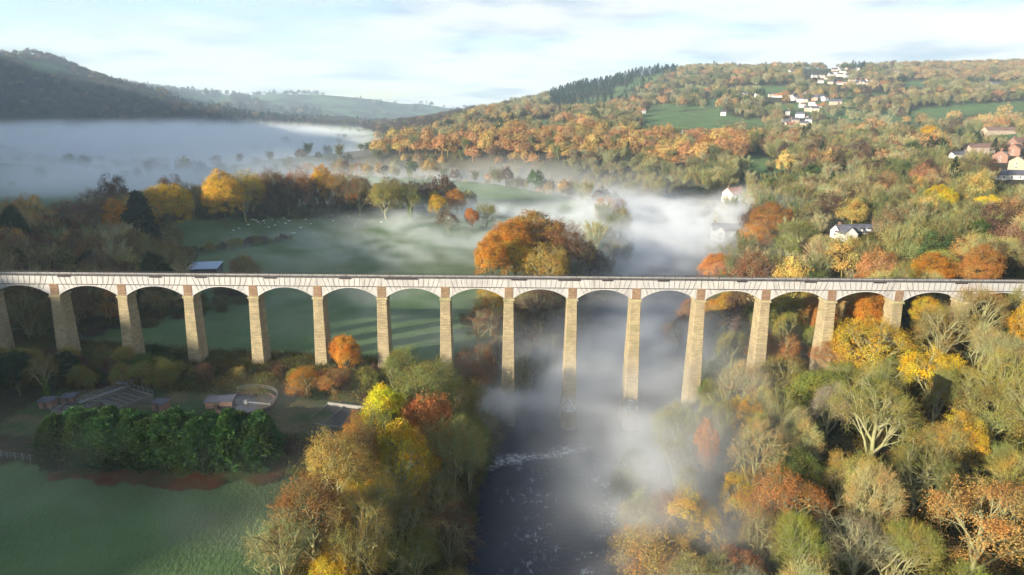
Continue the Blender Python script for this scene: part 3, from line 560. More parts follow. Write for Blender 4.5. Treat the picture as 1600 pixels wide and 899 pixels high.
def plant(x, y, k, col, h, w=None, label=None, group=None, z=None, tone=None):
    vs = TREES[k]; i = rnd.randrange(len(vs)); wm_, cm, im = vs[i]; z = g1(x, y) if z is None else z; s = h/HGT[k]; sw = (w/WID[k]) if w else s*rnd.uniform(.9, 1.1)
    t = thing(NAME[k], (x, y, z-.15), rnd.uniform(0, 6.28), sc=(sw*rnd.uniform(.85, 1.15), sw*rnd.uniform(.85, 1.15), s)); t.rotation_euler[0] = rnd.uniform(-.06, .06); t.rotation_euler[1] = rnd.uniform(-.06, .06); tag(t, label, CAT.get(k, 'tree'), group)
    c = [v*rnd.uniform(.88, 1.12) for v in PAL[col]]; tone = tone or rnd.uniform(.88, 1.12)
    a = obj('trunk', wm_, M_BARKD if k in ('cypress', 'pine', 'leafy') else M_BARK, t); b = obj('crown', cm, M_LEAF if k in ('leafy', 'thin', 'patchy', 'bush', 'cypress', 'pine') else M_TWIG, t); b.color = (c[0]*tone, c[1]*tone, c[2]*tone, 1)
    if im: v = obj('ivy', im, M_LEAF, t); v.color = (.085, .14, .02, 1)
    r = WID[k]*sw/2; p = project(x, y, z+h*.6); PLANTED.append(dict(o=t, x=x, y=y, z=z, r=r, h=h, k=k, col=col, px=p[0], py=p[1], top=project(x, y, z+h)[1], auto=label is None)); return t
def hero(px, py, w, h, k, col, label=None, **kw):
    "a tree whose top shows at px, py and whose crown is w pixels wide"
    p = hit(px, py, h)
    if p is None: return
    d = project(*p)[2]; return plant(p[0], p[1], k, col, h, min(max(w*d/FPX, .38*h), 1.15*h), label, z=p[2], **kw)

# ------------------------------------------------------------------ houses
ORD = ['first', 'second', 'third', 'fourth', 'fifth', 'sixth', 'seventh', 'eighth', 'ninth', 'tenth', 'eleventh', 'twelfth', 'thirteenth', 'fourteenth', 'fifteenth', 'sixteenth', 'seventeenth', 'eighteenth', 'nineteenth', 'twentieth']
ORD += ['twenty-'+o for o in ORD[:9]]+['thirtieth']+['thirty-'+o for o in ORD[:9]]+['fortieth']+['forty-'+o for o in ORD[:9]]
M_WHITE = mat('white_render', (.52, .515, .50), .8); M_CREAM = mat('cream_render', (.58, .50, .40), .8); M_BRICKW = mat('red_brick', (.23, .135, .10), .9, ((.18, .105, .08), 2, .4, .6)); M_PINK = mat('buff_brick', (.34, .26, .20), .9)
M_SLATE = mat('slate_roof', (.085, .088, .115), .7, ((.055, .058, .075), .8, .4, .6)); M_TILE = mat('red_tile_roof', (.30, .12, .075), .85, ((.22, .09, .06), .8, .4, .6)); M_BROWNT = mat('brown_tile_roof', (.14, .085, .07), .85)
M_GLASS = mat('window_glass', (.03, .04, .05), .15); M_FRAME = mat('white_window_frame', (.75, .75, .75), .6); M_DOOR = mat('painted_door', (.08, .06, .05), .6); M_PANEL = mat('solar_glass', (.12, .18, .28), .15)
WIN = []
def gable(b, x0, x1, y0, y1, z, h, o=.35, th=.22):
    "pitched roof along x with eaves"
    ym = (y0+y1)/2; s = h/(ym-y0); X0, X1 = x0-o, x1+o
    for sy, ye in ((-1, y0-o), (1, y1+o)):
        ze = z-o*s; V = [(x, y, zz) for x in (X0, X1) for y, zz in ((ye, ze), (ym+sy*-.0, z+h), (ym, z+h+th), (ye, ze+th))]
        b.add(V, [(0, 1, 2, 3), (7, 6, 5, 4), (3, 2, 6, 7), (4, 5, 1, 0), (0, 3, 7, 4)])
def house(px, py, wpx, rz=0, wall=None, roof=None, dep=.6, storeys=2, label=None, group=None, detail=0, name='house', p=None, wing=None, dormers=0, panels=0):
    p = p or hit(px, py)
    if p is None: return
    x, y, z = p; d = project(x, y, z)[2]; W = wpx*d/FPX; D = max(5.5, min(W*dep, 10)); Hh = 2.7*storeys; rh = D*.36
    t = thing(name, (x, y, z-.5), rz, label, 'house', group); WIN.append((px, py, wpx, y))
    wm, rm = wall or M_WHITE, roof or M_SLATE
    b = MB(); b.box(-W/2, W/2, -D/2, D/2, 0, Hh+.5)
    b.add([(-W/2, -D/2, Hh+.501), (-W/2, D/2, Hh+.501), (-W/2, 0, Hh+rh+.4), (-W/2+.2, -D/2, Hh+.501), (-W/2+.2, D/2, Hh+.501), (-W/2+.2, 0, Hh+rh+.4)], [(0, 2, 5, 3), (1, 4, 5, 2)], [(0, 1, 2), (3, 5, 4)])
    b.add([(W/2-.2, -D/2, Hh+.501), (W/2-.2, D/2, Hh+.501), (W/2-.2, 0, Hh+rh+.4), (W/2, -D/2, Hh+.501), (W/2, D/2, Hh+.501), (W/2, 0, Hh+rh+.4)], [(0, 2, 5, 3), (1, 4, 5, 2)], [(0, 1, 2), (3, 5, 4)])
    b.build('wall', wm, t); b = MB(); gable(b, -W/2, W/2, -D/2, D/2, Hh+.52, rh); ro = b.build('roof', rm, t)
    for cx in ([-W*.42, W*.42] if W > 11 else [W*.4]):
        b = MB(); b.box(cx-.45, cx+.45, -.35, .35, Hh+rh-.3, Hh+rh+1.6); b.box(cx-.52, cx+.52, -.42, .42, Hh+rh+1.603, Hh+rh+1.75); b.build('chimney', M_BRICKW if wm != M_BRICKW else M_TILE, ro)
    def window(cx, cz, w=1.1, h=1.2, y=-D/2, nx=None):
        b = MB()
        if nx is None: b.box(cx-w/2-.1, cx+w/2+.1, y-.07, y+.02, cz-h/2-.1, cz+h/2+.1)
        else: b.box(nx-.07 if nx < 0 else nx-.02, nx+.02 if nx < 0 else nx+.07, cx-w/2-.1, cx+w/2+.1, cz-h/2-.1, cz+h/2+.1)
        f = b.build('window', M_FRAME, t); b = MB()
        if nx is None: b.box(cx-w/2, cx-.03, y-.09, y-.073, cz-h/2, cz+h/2); b.box(cx+.03, cx+w/2, y-.09, y-.073, cz-h/2, cz+h/2)
        else:
            q = (nx-.09, nx-.073) if nx < 0 else (nx+.073, nx+.09); b.box(*q, cx-w/2, cx-.03, cz-h/2, cz+h/2); b.box(*q, cx+.03, cx+w/2, cz-h/2, cz+h/2)
        b.build('pane', M_GLASS, f)
    n = max(2, int(W/(3.2 if detail else 4)))
    for st in range(storeys):
        for i in range(n):
            cx = -W/2+W*(i+.5)/n
            if st == 0 and i == n//2 and detail: b = MB(); b.box(cx-.5, cx+.5, -D/2-.06, -D/2+.02, .5, 2.6); b.build('door', M_DOOR, t)
            else: window(cx, 1.9+st*2.6)
        if detail:
            for s in (-1, 1): window(0, 1.9+st*2.6, nx=s*W/2)
    for i in range(dormers):
        cx = -W/2+W*(i+.5)/dormers; b = MB(); b.box(cx-.9, cx+.9, -D/2+.25, -D*.12, Hh+.3, Hh+1.9); dm = b.build('dormer', M_WHITE, ro)
        b = MB(); V = [(cx-1.15, -D/2-.05, Hh+1.85), (cx+1.15, -D/2-.05, Hh+1.85), (cx, -D/2-.05, Hh+2.75), (cx-1.15, 0, Hh+1.85), (cx+1.15, 0, Hh+1.85), (cx, 0, Hh+2.75)]; b.add(V, [(0, 2, 5, 3), (1, 4, 5, 2), (0, 3, 4, 1)], [(0, 1, 2), (3, 5, 4)]); b.build('dormer_roof', rm, dm)
    for i in range(panels):
        s = rh/(D/2); cx = -W/4+W/2*i; b = MB(); V = [(cx+a*W*.16, -D/2+D*.5*u, Hh+.52+.25+.05+D*.5*u*s+dz) for dz in (0, .06) for a, u in ((-1, .2), (1, .2), (1, .75), (-1, .75))]; b.add(V, [(3, 2, 1, 0), (4, 5, 6, 7), (0, 1, 5, 4), (1, 2, 6, 5), (2, 3, 7, 6), (3, 0, 4, 7)]); b.build('solar_panel', M_PANEL, ro)
    if wing:
        wx, ww, wd = wing; b = MB(); x0 = wx*W/2-ww/2; y0 = -D/2-wd; b.box(x0, x0+ww, y0, -D/2-.003, 0, Hh+.5)
        k = ww*.45; b.add([(x0, y0, Hh+.501), (x0+ww, y0, Hh+.501), (x0+ww/2, y0, Hh+k+.4), (x0, y0+.2, Hh+.501), (x0+ww, y0+.2, Hh+.501), (x0+ww/2, y0+.2, Hh+k+.4)], [(0, 3, 5, 2), (1, 2, 5, 4)], [(0, 2, 1), (3, 4, 5)]); b.build('gabled_wing', wm, t)
        b = MB(); xm = x0+ww/2; s = k/(ww/2)
        for sx, xe in ((-1, x0-.3), (1, x0+ww+.3)):
            V = [(xx, yy, zz) for yy in (y0-.35, 0) for xx, zz in ((xe, Hh+.52-.3*s), (xm, Hh+.52+k), (xm, Hh+.74+k), (xe, Hh+.74-.3*s))]; b.add(V, [(0, 1, 2, 3), (7, 6, 5, 4), (3, 2, 6, 7), (4, 5, 1, 0), (0, 3, 7, 4)])
        b.build('wing_roof', rm, t)
        for st in range(storeys): window(xm, 1.9+st*2.6, 1.4, 1.3, y=y0)
    return t
house(1336, 371, 68, .12, M_WHITE, M_SLATE, .4, 1, 'long slate roofed house with white gabled dormers among the trees', detail=1, dormers=5, wing=(-.7, 6, 3))
house(1137, 374, 50, -.15, M_WHITE, M_SLATE, .5, 2, 'white house with gabled wing half hidden in the river mist', detail=1, wing=(-.6, 5, 2.5))
house(1146, 314, 30, .5, M_CREAM, M_TILE, .8, 2, 'small cream house with a red tiled roof beside a green garden', detail=1)
BH = 'brick houses of the estate'
house(1529, 240, 42, .1, M_PINK, M_BROWNT, .35, 2, 'long buff brick house with brown roof, beside the leafless red tree', BH, 1)
house(1562, 254, 26, .9, M_BRICKW, M_BROWNT, .8, 2, 'brick house with two roof panels in the middle of the estate', BH, 1, panels=2)
house(1586, 243, 30, .7, M_BRICKW, M_BROWNT, .7, 2, 'brick house behind the one with two roof panels', BH, 1)
house(1588, 264, 30, .9, M_PINK, M_BROWNT, .7, 2, 'buff house with one roof panel, lowest of the steep roofed group', BH, 1, panels=1)
house(1592, 231, 28, .2, M_BRICKW, M_BROWNT, .7, 2, 'topmost brick house of the estate group', BH, 1)
house(1498, 247, 26, .1, M_WHITE, M_SLATE, .5, 1, 'low white building beside the large golden round tree', None, 0)
house(1588, 280, 60, -.1, M_WHITE, M_SLATE, .3, 1, 'long low white building below the brick estate houses', None, 0)
house(1560, 211, 50, .1, M_PINK, M_BROWNT, .4, 2, 'long pinkish terrace behind the trees above the estate', None, 0)
house(1073, 211, 17, .3, M_WHITE, M_TILE, .7, 1, 'small white house with a red roof behind the orange ridge trees')
house(1003, 178, 10, .3, M_WHITE, M_TILE, .7, 2, 'lone white house below the conifer topped hill')
house(589, 224, 15, .1, M_WHITE, M_TILE, .6, 1, 'low white barn beside the strip of pasture over the mist')
house(1559, 133, 26, .1, M_WHITE, M_SLATE, .3, 1, 'long low white farm shed near the wooded skyline')
VIL = [(1164, 151, 9), (1182, 152, 6), (1215, 152, 14), (1204, 152, 8), (1237, 115, 12), (1238, 105, 9), (1204, 111, 5), (1304, 112, 9), (1311, 110, 6), (1317, 115, 9), (1327, 111, 13), (1335, 113, 7), (1341, 110, 6), (1320, 104, 8), (1287, 103, 6),
       (1305, 117, 8), (1311, 120, 8), (1272, 122, 8), (1284, 122, 8), (1292, 124, 7), (1282, 130, 8), (1297, 132, 8), (1305, 131, 8), (1312, 132, 8), (1329, 129, 8), (1341, 128, 9), (1337, 133, 8), (1347, 132, 9), (1358, 130, 10), (1366, 132, 9), (1367, 117, 9),
       (1388, 114, 7), (1394, 115, 7), (1402, 116, 8), (1359, 103, 9), (1242, 157, 10), (1236, 153, 8), (1249, 160, 9), (1257, 160, 8), (1272, 157, 9), (1280, 156, 12), (1289, 158, 9), (1305, 164, 18), (1261, 148, 8), (1263, 174, 12), (1272, 175, 12), (1250, 184, 13), (1257, 184, 9),
       (1230, 180, 7), (1228, 191, 14), (1241, 193, 12), (1263, 193, 10), (1130, 181, 8), (1268, 165, 9), (1278, 168, 10), (1253, 168, 8), (1298, 120, 8), (1322, 121, 8), (1320, 133, 8), (1353, 134, 8), (1375, 134, 8), (1234, 198, 16), (1256, 199, 12)]
for nm, lo, hi in (('in the highest row of the hillside village', 0, 118), ('in the middle row of the hillside village', 118, 140), ('in the central cluster of the village', 140, 163), ('in the lowest cluster of the village', 163, 300)):
    for i, (px, py, w) in enumerate(sorted(v for v in VIL if lo <= v[1] < hi)):
        k = i % 5; house(px, py, w, rnd.uniform(-.5, .5), (M_WHITE, M_WHITE, M_CREAM, M_WHITE, M_PINK)[k], (M_SLATE, M_BROWNT, M_SLATE, M_TILE, M_SLATE)[k], rnd.uniform(.6, .8), 2 if k != 3 else 1,
              '%s house, %s from the left %s' % (('white', 'white', 'cream', 'white', 'buff')[k], ORD[i], nm), 'houses of the hillside village')
# open shed beyond the aqueduct
p = hit(321, 430); d = project(*p)[2]; WIN.append((321, 430, 56, p[1])); SHED = p; M_SHEET = mat('blue_grey_sheeting', (.30, .38, .50), .5); M_SHEDW = mat('dark_shed_wall', (.05, .05, .055), .9)
t = thing('shed', (p[0], p[1], p[2]-.2), .12, 'dark open sided shed with a pale blue grey sheet roof', 'shed'); W = 46*d/FPX
b = MB(); b.add([(-W/2, -4, 3.3), (W/2, -4, 3.5), (W/2, 5, 4.6), (-W/2, 5, 4.4), (-W/2, -4, 3.45), (W/2, -4, 3.65), (W/2, 5, 4.75), (-W/2, 5, 4.55)], [(3, 2, 1, 0), (4, 5, 6, 7), (0, 1, 5, 4), (1, 2, 6, 5), (2, 3, 7, 6), (3, 0, 4, 7)]); b.build('roof', M_SHEET, t)
b = MB(); b.box(-W/2+.2, W/2-.2, 4.3, 4.5, 0, 4.2); b.box(-W/2+.2, -W/2+.4, -3.8, 4.297, 0, 3.3); b.box(W/2-.4, W/2-.2, -3.8, 4.297, 0, 3.3); b.build('wall', M_SHEDW, t)
for i in range(5): b = MB(); xx = -W/2+.6+(W-1.2)*i/4; b.box(xx-.1, xx+.1, -3.8, -3.6, 0, 3.35); b.build('post', M_SHEDW, t)

# ------------------------------------------------------------------ the treatment works below the aqueduct
M_CONC = mat('weathered_concrete', (.13, .125, .11), .9, ((.12, .115, .10), .7, .4, .6)); M_DARKW = mat('dark_filter_bed', (.035, .032, .028), .7, ((.07, .06, .045), 1.2, .45, .65)); M_GALV = mat('galvanised_rail', (.16, .165, .165), .6); M_RUST = mat('rusty_steel', (.15, .07, .045), .8)
def gz(x, y): return g1(x, y)
c = hit(196, 628); t = thing('filter_bed', (c[0], c[1], c[2]), -.5, 'rectangular concrete filter bed with a walkway and pale railings', 'filter bed')
b = MB(); Wd, Dp = 8.5, 8
for q in ((-Wd/2, Wd/2, -Dp/2, -Dp/2+.3), (-Wd/2, Wd/2, Dp/2-.3, Dp/2), (-Wd/2, -Wd/2+.3, -Dp/2+.303, Dp/2-.303), (Wd/2-.3, Wd/2, -Dp/2+.303, Dp/2-.303)): b.box(*q, -.6, 1.2)
b.build('rim_wall', M_CONC, t); b = MB(); b.box(-Wd/2+.303, Wd/2-.303, -Dp/2+.303, Dp/2-.303, -.6, .75)
b.build('bed', M_DARKW, t); b = MB()
for i in range(4): b.box(-Wd/2+.6, Wd/2-.6, -Dp/2+1.1+i*1.5, -Dp/2+1.35+i*1.5, .753, .95)
b.build('channels', M_CONC, t)
b = MB(); b.box(-Wd/2-1.4, -Wd/2-.1, -Dp/2-3, Dp/2+.6, 1.3, 1.45); b.build('walkway', M_GALV, t)
def rail(name, pts, par, h=1.1, post=1.6, m=None, th=.07):
    b = MB()
    for a, e in zip(pts[:-1], pts[1:]):
        a = np.array(a, float); e = np.array(e, float); n = max(1, int(np.linalg.norm(e-a)/post))
        for zz in (h, h*.55): b.bar(a+(0, 0, zz), e+(0, 0, zz), th)
        for i in range(n+1): q = a+(e-a)*i/n; b.bar(q, q+(0, 0, h), th)
    return b.build(name, m or M_GALV, par)
rail('railing', [(-Wd/2-1.3, -Dp/2-3, 1.45), (-Wd/2-1.3, Dp/2+.5, 1.45)], t); rail('railing', [(-Wd/2-.2, -Dp/2-3, 1.45), (-Wd/2-.2, Dp/2+.5, 1.45)], t); rail('railing', [(-Wd/2, Dp/2-.1, 1.2), (Wd/2, Dp/2-.1, 1.2)], t)
c = hit(385, 634); t = thing('settling_tank', (c[0], c[1], c[2]), 0, 'round brick settling tank with a rotating scraper arm', 'settling tank'); n = 40; b = MB(); V = []
for r, z in ((6.4, -.6), (6.4, .9), (6.0, .9), (6.0, .4)): V += [(r*math.cos(a), r*math.sin(a), z) for a in np.linspace(0, 2*math.pi, n, endpoint=False)]
b.add(V, [(l*n+i, l*n+(i+1) % n, (l+1)*n+(i+1) % n, (l+1)*n+i) for l in range(3) for i in range(n)]); b.build('rim_wall', mat('dark_brick', (.06, .035, .032), .9, ((.06, .035, .03), 1.5, .4, .6)), t)
b = MB(); b.prism([(5.99*math.cos(a), 5.99*math.sin(a)) for a in np.linspace(0, 2*math.pi, n, endpoint=False)], .1, .5); b.build('water', mat('tank_water', (.035, .028, .030), .2), t)
b = MB(); b.bar((-5.8, 1.2, .95), (5.8, -1.2, .95), .3, .12); b.bar((0, 0, .5), (0, 0, 1.3), .7); b.build('scraper_arm', M_GALV, t); rail('railing', [(6.7*math.cos(a), 6.7*math.sin(a), 1.1) for a in np.linspace(-.4, 2.2, 14)], t, m=M_GALV)
c = hit(345, 634); t = thing('pump_house', (c[0], c[1], c[2]-.2), .15, 'low dark roofed pump house beside the round settling tank', 'pump house')
b = MB(); b.box(-2.8, 2.8, -1.6, 1.6, 0, 1.7); b.build('wall', M_BRICKW, t); b = MB(); b.box(-3.0, 3.0, -1.9, 1.9, 1.703, 1.95); b.build('roof', M_SLATE, t); b = MB(); b.box(-1, 0, -1.66, -1.603, 0, 1.6); b.build('door', M_DOOR, t)
for (px, py, w, lab) in ((76, 636, 2.6, 'small brick hut leftmost at the edge of the treatment works'), (110, 630, 2.4, 'small brick hut between the two left railings of the works'), (197, 607, 2.6, 'pale roofed brick hut behind the filter bed'), (252, 639, 2.8, 'dark roofed brick hut just behind the conifer hedge')):
    c = hit(px, py); t = thing('brick_hut', (c[0], c[1], c[2]-.2), rnd.uniform(-.2, .3), lab, 'hut', 'brick huts of the treatment works'); b = MB(); b.box(-w/2, w/2, -1.2, 1.2, 0, 1.9); b.build('wall', M_BRICKW, t)
    b = MB(); b.box(-w/2-.25, w/2+.25, -1.45, 1.45, 1.903, 2.1); b.build('roof', M_SHEET if px == 197 else M_SLATE, t); b = MB(); b.box(-.4, .4, -1.26, -1.203, .1, 1.7); b.build('door', M_DOOR, t)
c = hit(120, 640); t = thing('inlet_tank', (c[0], c[1], c[2]), -.1, 'low concrete inlet tank with white railings left of the filter bed', 'tank'); b = MB(); b.box(-3.5, 3.5, -3, -2.7, -.5, 1); b.box(-3.5, 3.5, 2.7, 3, -.5, 1); b.box(-3.5, -3.2, -2.697, 2.697, -.5, 1); b.box(3.2, 3.5, -2.697, 2.697, -.5, 1); b.build('rim_wall', M_CONC, t)
b = MB(); b.box(-3.19, 3.19, -2.69, 2.69, -.5, .7); b.build('bed', M_DARKW, t); rail('railing', [(0, 3, 1), (3.5, 3, 1), (3.5, -3, 1), (-3.5, -3, 1)], t)
c = hit(535, 652); t = thing('sludge_bed', (c[0], c[1], c[2]), -.25, 'long low sludge bed with a pale end wall beside the yellow trees', 'sludge bed'); b = MB(); b.box(-6, 6, 4.4, 4.7, -.5, .9); b.build('end_wall', mat('pale_concrete', (.22, .21, .19), .8), t)
b = MB()
for x in (-6, -2, 2, 6): b.box(x-.12, x+.12, -5, 4.397, -.5, .5)
b.box(-6, 6, -5.3, -5.003, -.5, .5); b.build('dividing_wall', M_CONC, t); b = MB(); b.box(-5.87, 5.87, -4.99, 4.38, -.5, .2); b.build('bed', M_DARKW, t)
# pasture fence at the meadow edge, sheep, post
fe = [hit(px, py) for px, py in ((2, 714), (12, 716), (24, 717), (36, 719), (48, 721), (60, 723))]; t = thing('wire_fence', fe[0], 0, 'short wire fence on pale posts at the meadow edge, left of the hedge', 'fence'); o = np.array(fe[0])
for q in fe: b = MB(); q = np.array(q)-o; b.bar(q-(0, 0, .3), q+(0, 0, 1.3), .13); b.build('post', M_GALV, t)
b = MB()
for h in (.5, .85, 1.2):
    for a_, e in zip(fe[:-1], fe[1:]): b.bar(np.array(a_)-o+(0, 0, h), np.array(e)-o+(0, 0, h), .03)
b.build('wire', M_GALV, t)
M_WOOL = mat('sheep_wool', (.66, .64, .58), .95); M_DARKF = mat('sheep_face', (.12, .10, .09), .9)
def sheep_mesh():
    b = TM(); P = np.array([[-.62, 0, .62], [-.5, 0, .68], [-.2, 0, .70], [.2, 0, .70], [.5, 0, .72], [.66, 0, .80]]); b.q(*tube(P, [.10, .27, .33, .32, .26, .08], 8)); b.q(*tube(np.array([[.5, 0, .78], [.72, 0, .98], [.86, 0, 1.0]]), [.16, .12, .10], 6)); return b.mesh('wool', sm=True)
def sheep_head():
    b = TM(); b.q(*tube(np.array([[.80, 0, 1.0], [.93, 0, .97], [1.05, 0, .88]]), [.10, .09, .04], 6))
    for s in (-1, 1): b.q(*tube(np.array([[.84, s*.08, 1.05], [.82, s*.22, 1.05]]), [.04, .02], 4))
    return b.mesh('head', sm=True)
def sheep_legs(x, s): b = TM(); b.q(*tube(np.array([[x, s*.15, .5], [x+.02, s*.15, .28], [x, s*.15, 0]]), [.07, .045, .04], 5)); return b.mesh('leg')
SM, SHD = sheep_mesh(), sheep_head(); SL = [sheep_legs(x, s) for x in (-.42, .42) for s in (-1, 1)]
SHEEP = [(365, 362), (374, 359), (401, 372), (403, 349), (414, 351), (446, 351), (452, 347), (456, 366), (460, 366), (489, 367), (521, 347), (530, 361), (554, 355), (426, 345), (436, 349), (395, 345), (400, 346), (407, 352), (412, 347), (470, 358), (478, 345), (508, 352), (540, 349), (562, 345), (430, 354), (388, 353), (500, 342), (545, 340), (519, 338), (578, 352), (596, 349), (420, 357), (443, 343), (486, 352)]
for i, (px, py) in enumerate(sorted(SHEEP)):
    p = hit(px, py)
    t = thing('sheep', p, rnd.uniform(0, 6.28), 'white sheep, %s from the left of the flock grazing beyond the aqueduct' % ORD[i], 'sheep', 'sheep grazing in the misty field'); obj('wool', SM, M_WOOL, t); obj('head', SHD, M_DARKF, t)
    for l in SL: obj('leg', l, M_DARKF, t)
p = hit(359, 377); t = thing('marker_post', p, 0, 'thin pale post standing by the field track', 'post'); b = MB(); b.bar((0, 0, -.3), (0, 0, 3.6), .2); b.build('shaft', M_GALV, t); b = MB(); b.box(-.5, .5, -.06, .06, 3.0, 3.5); b.build('plate', M_GALV, t)

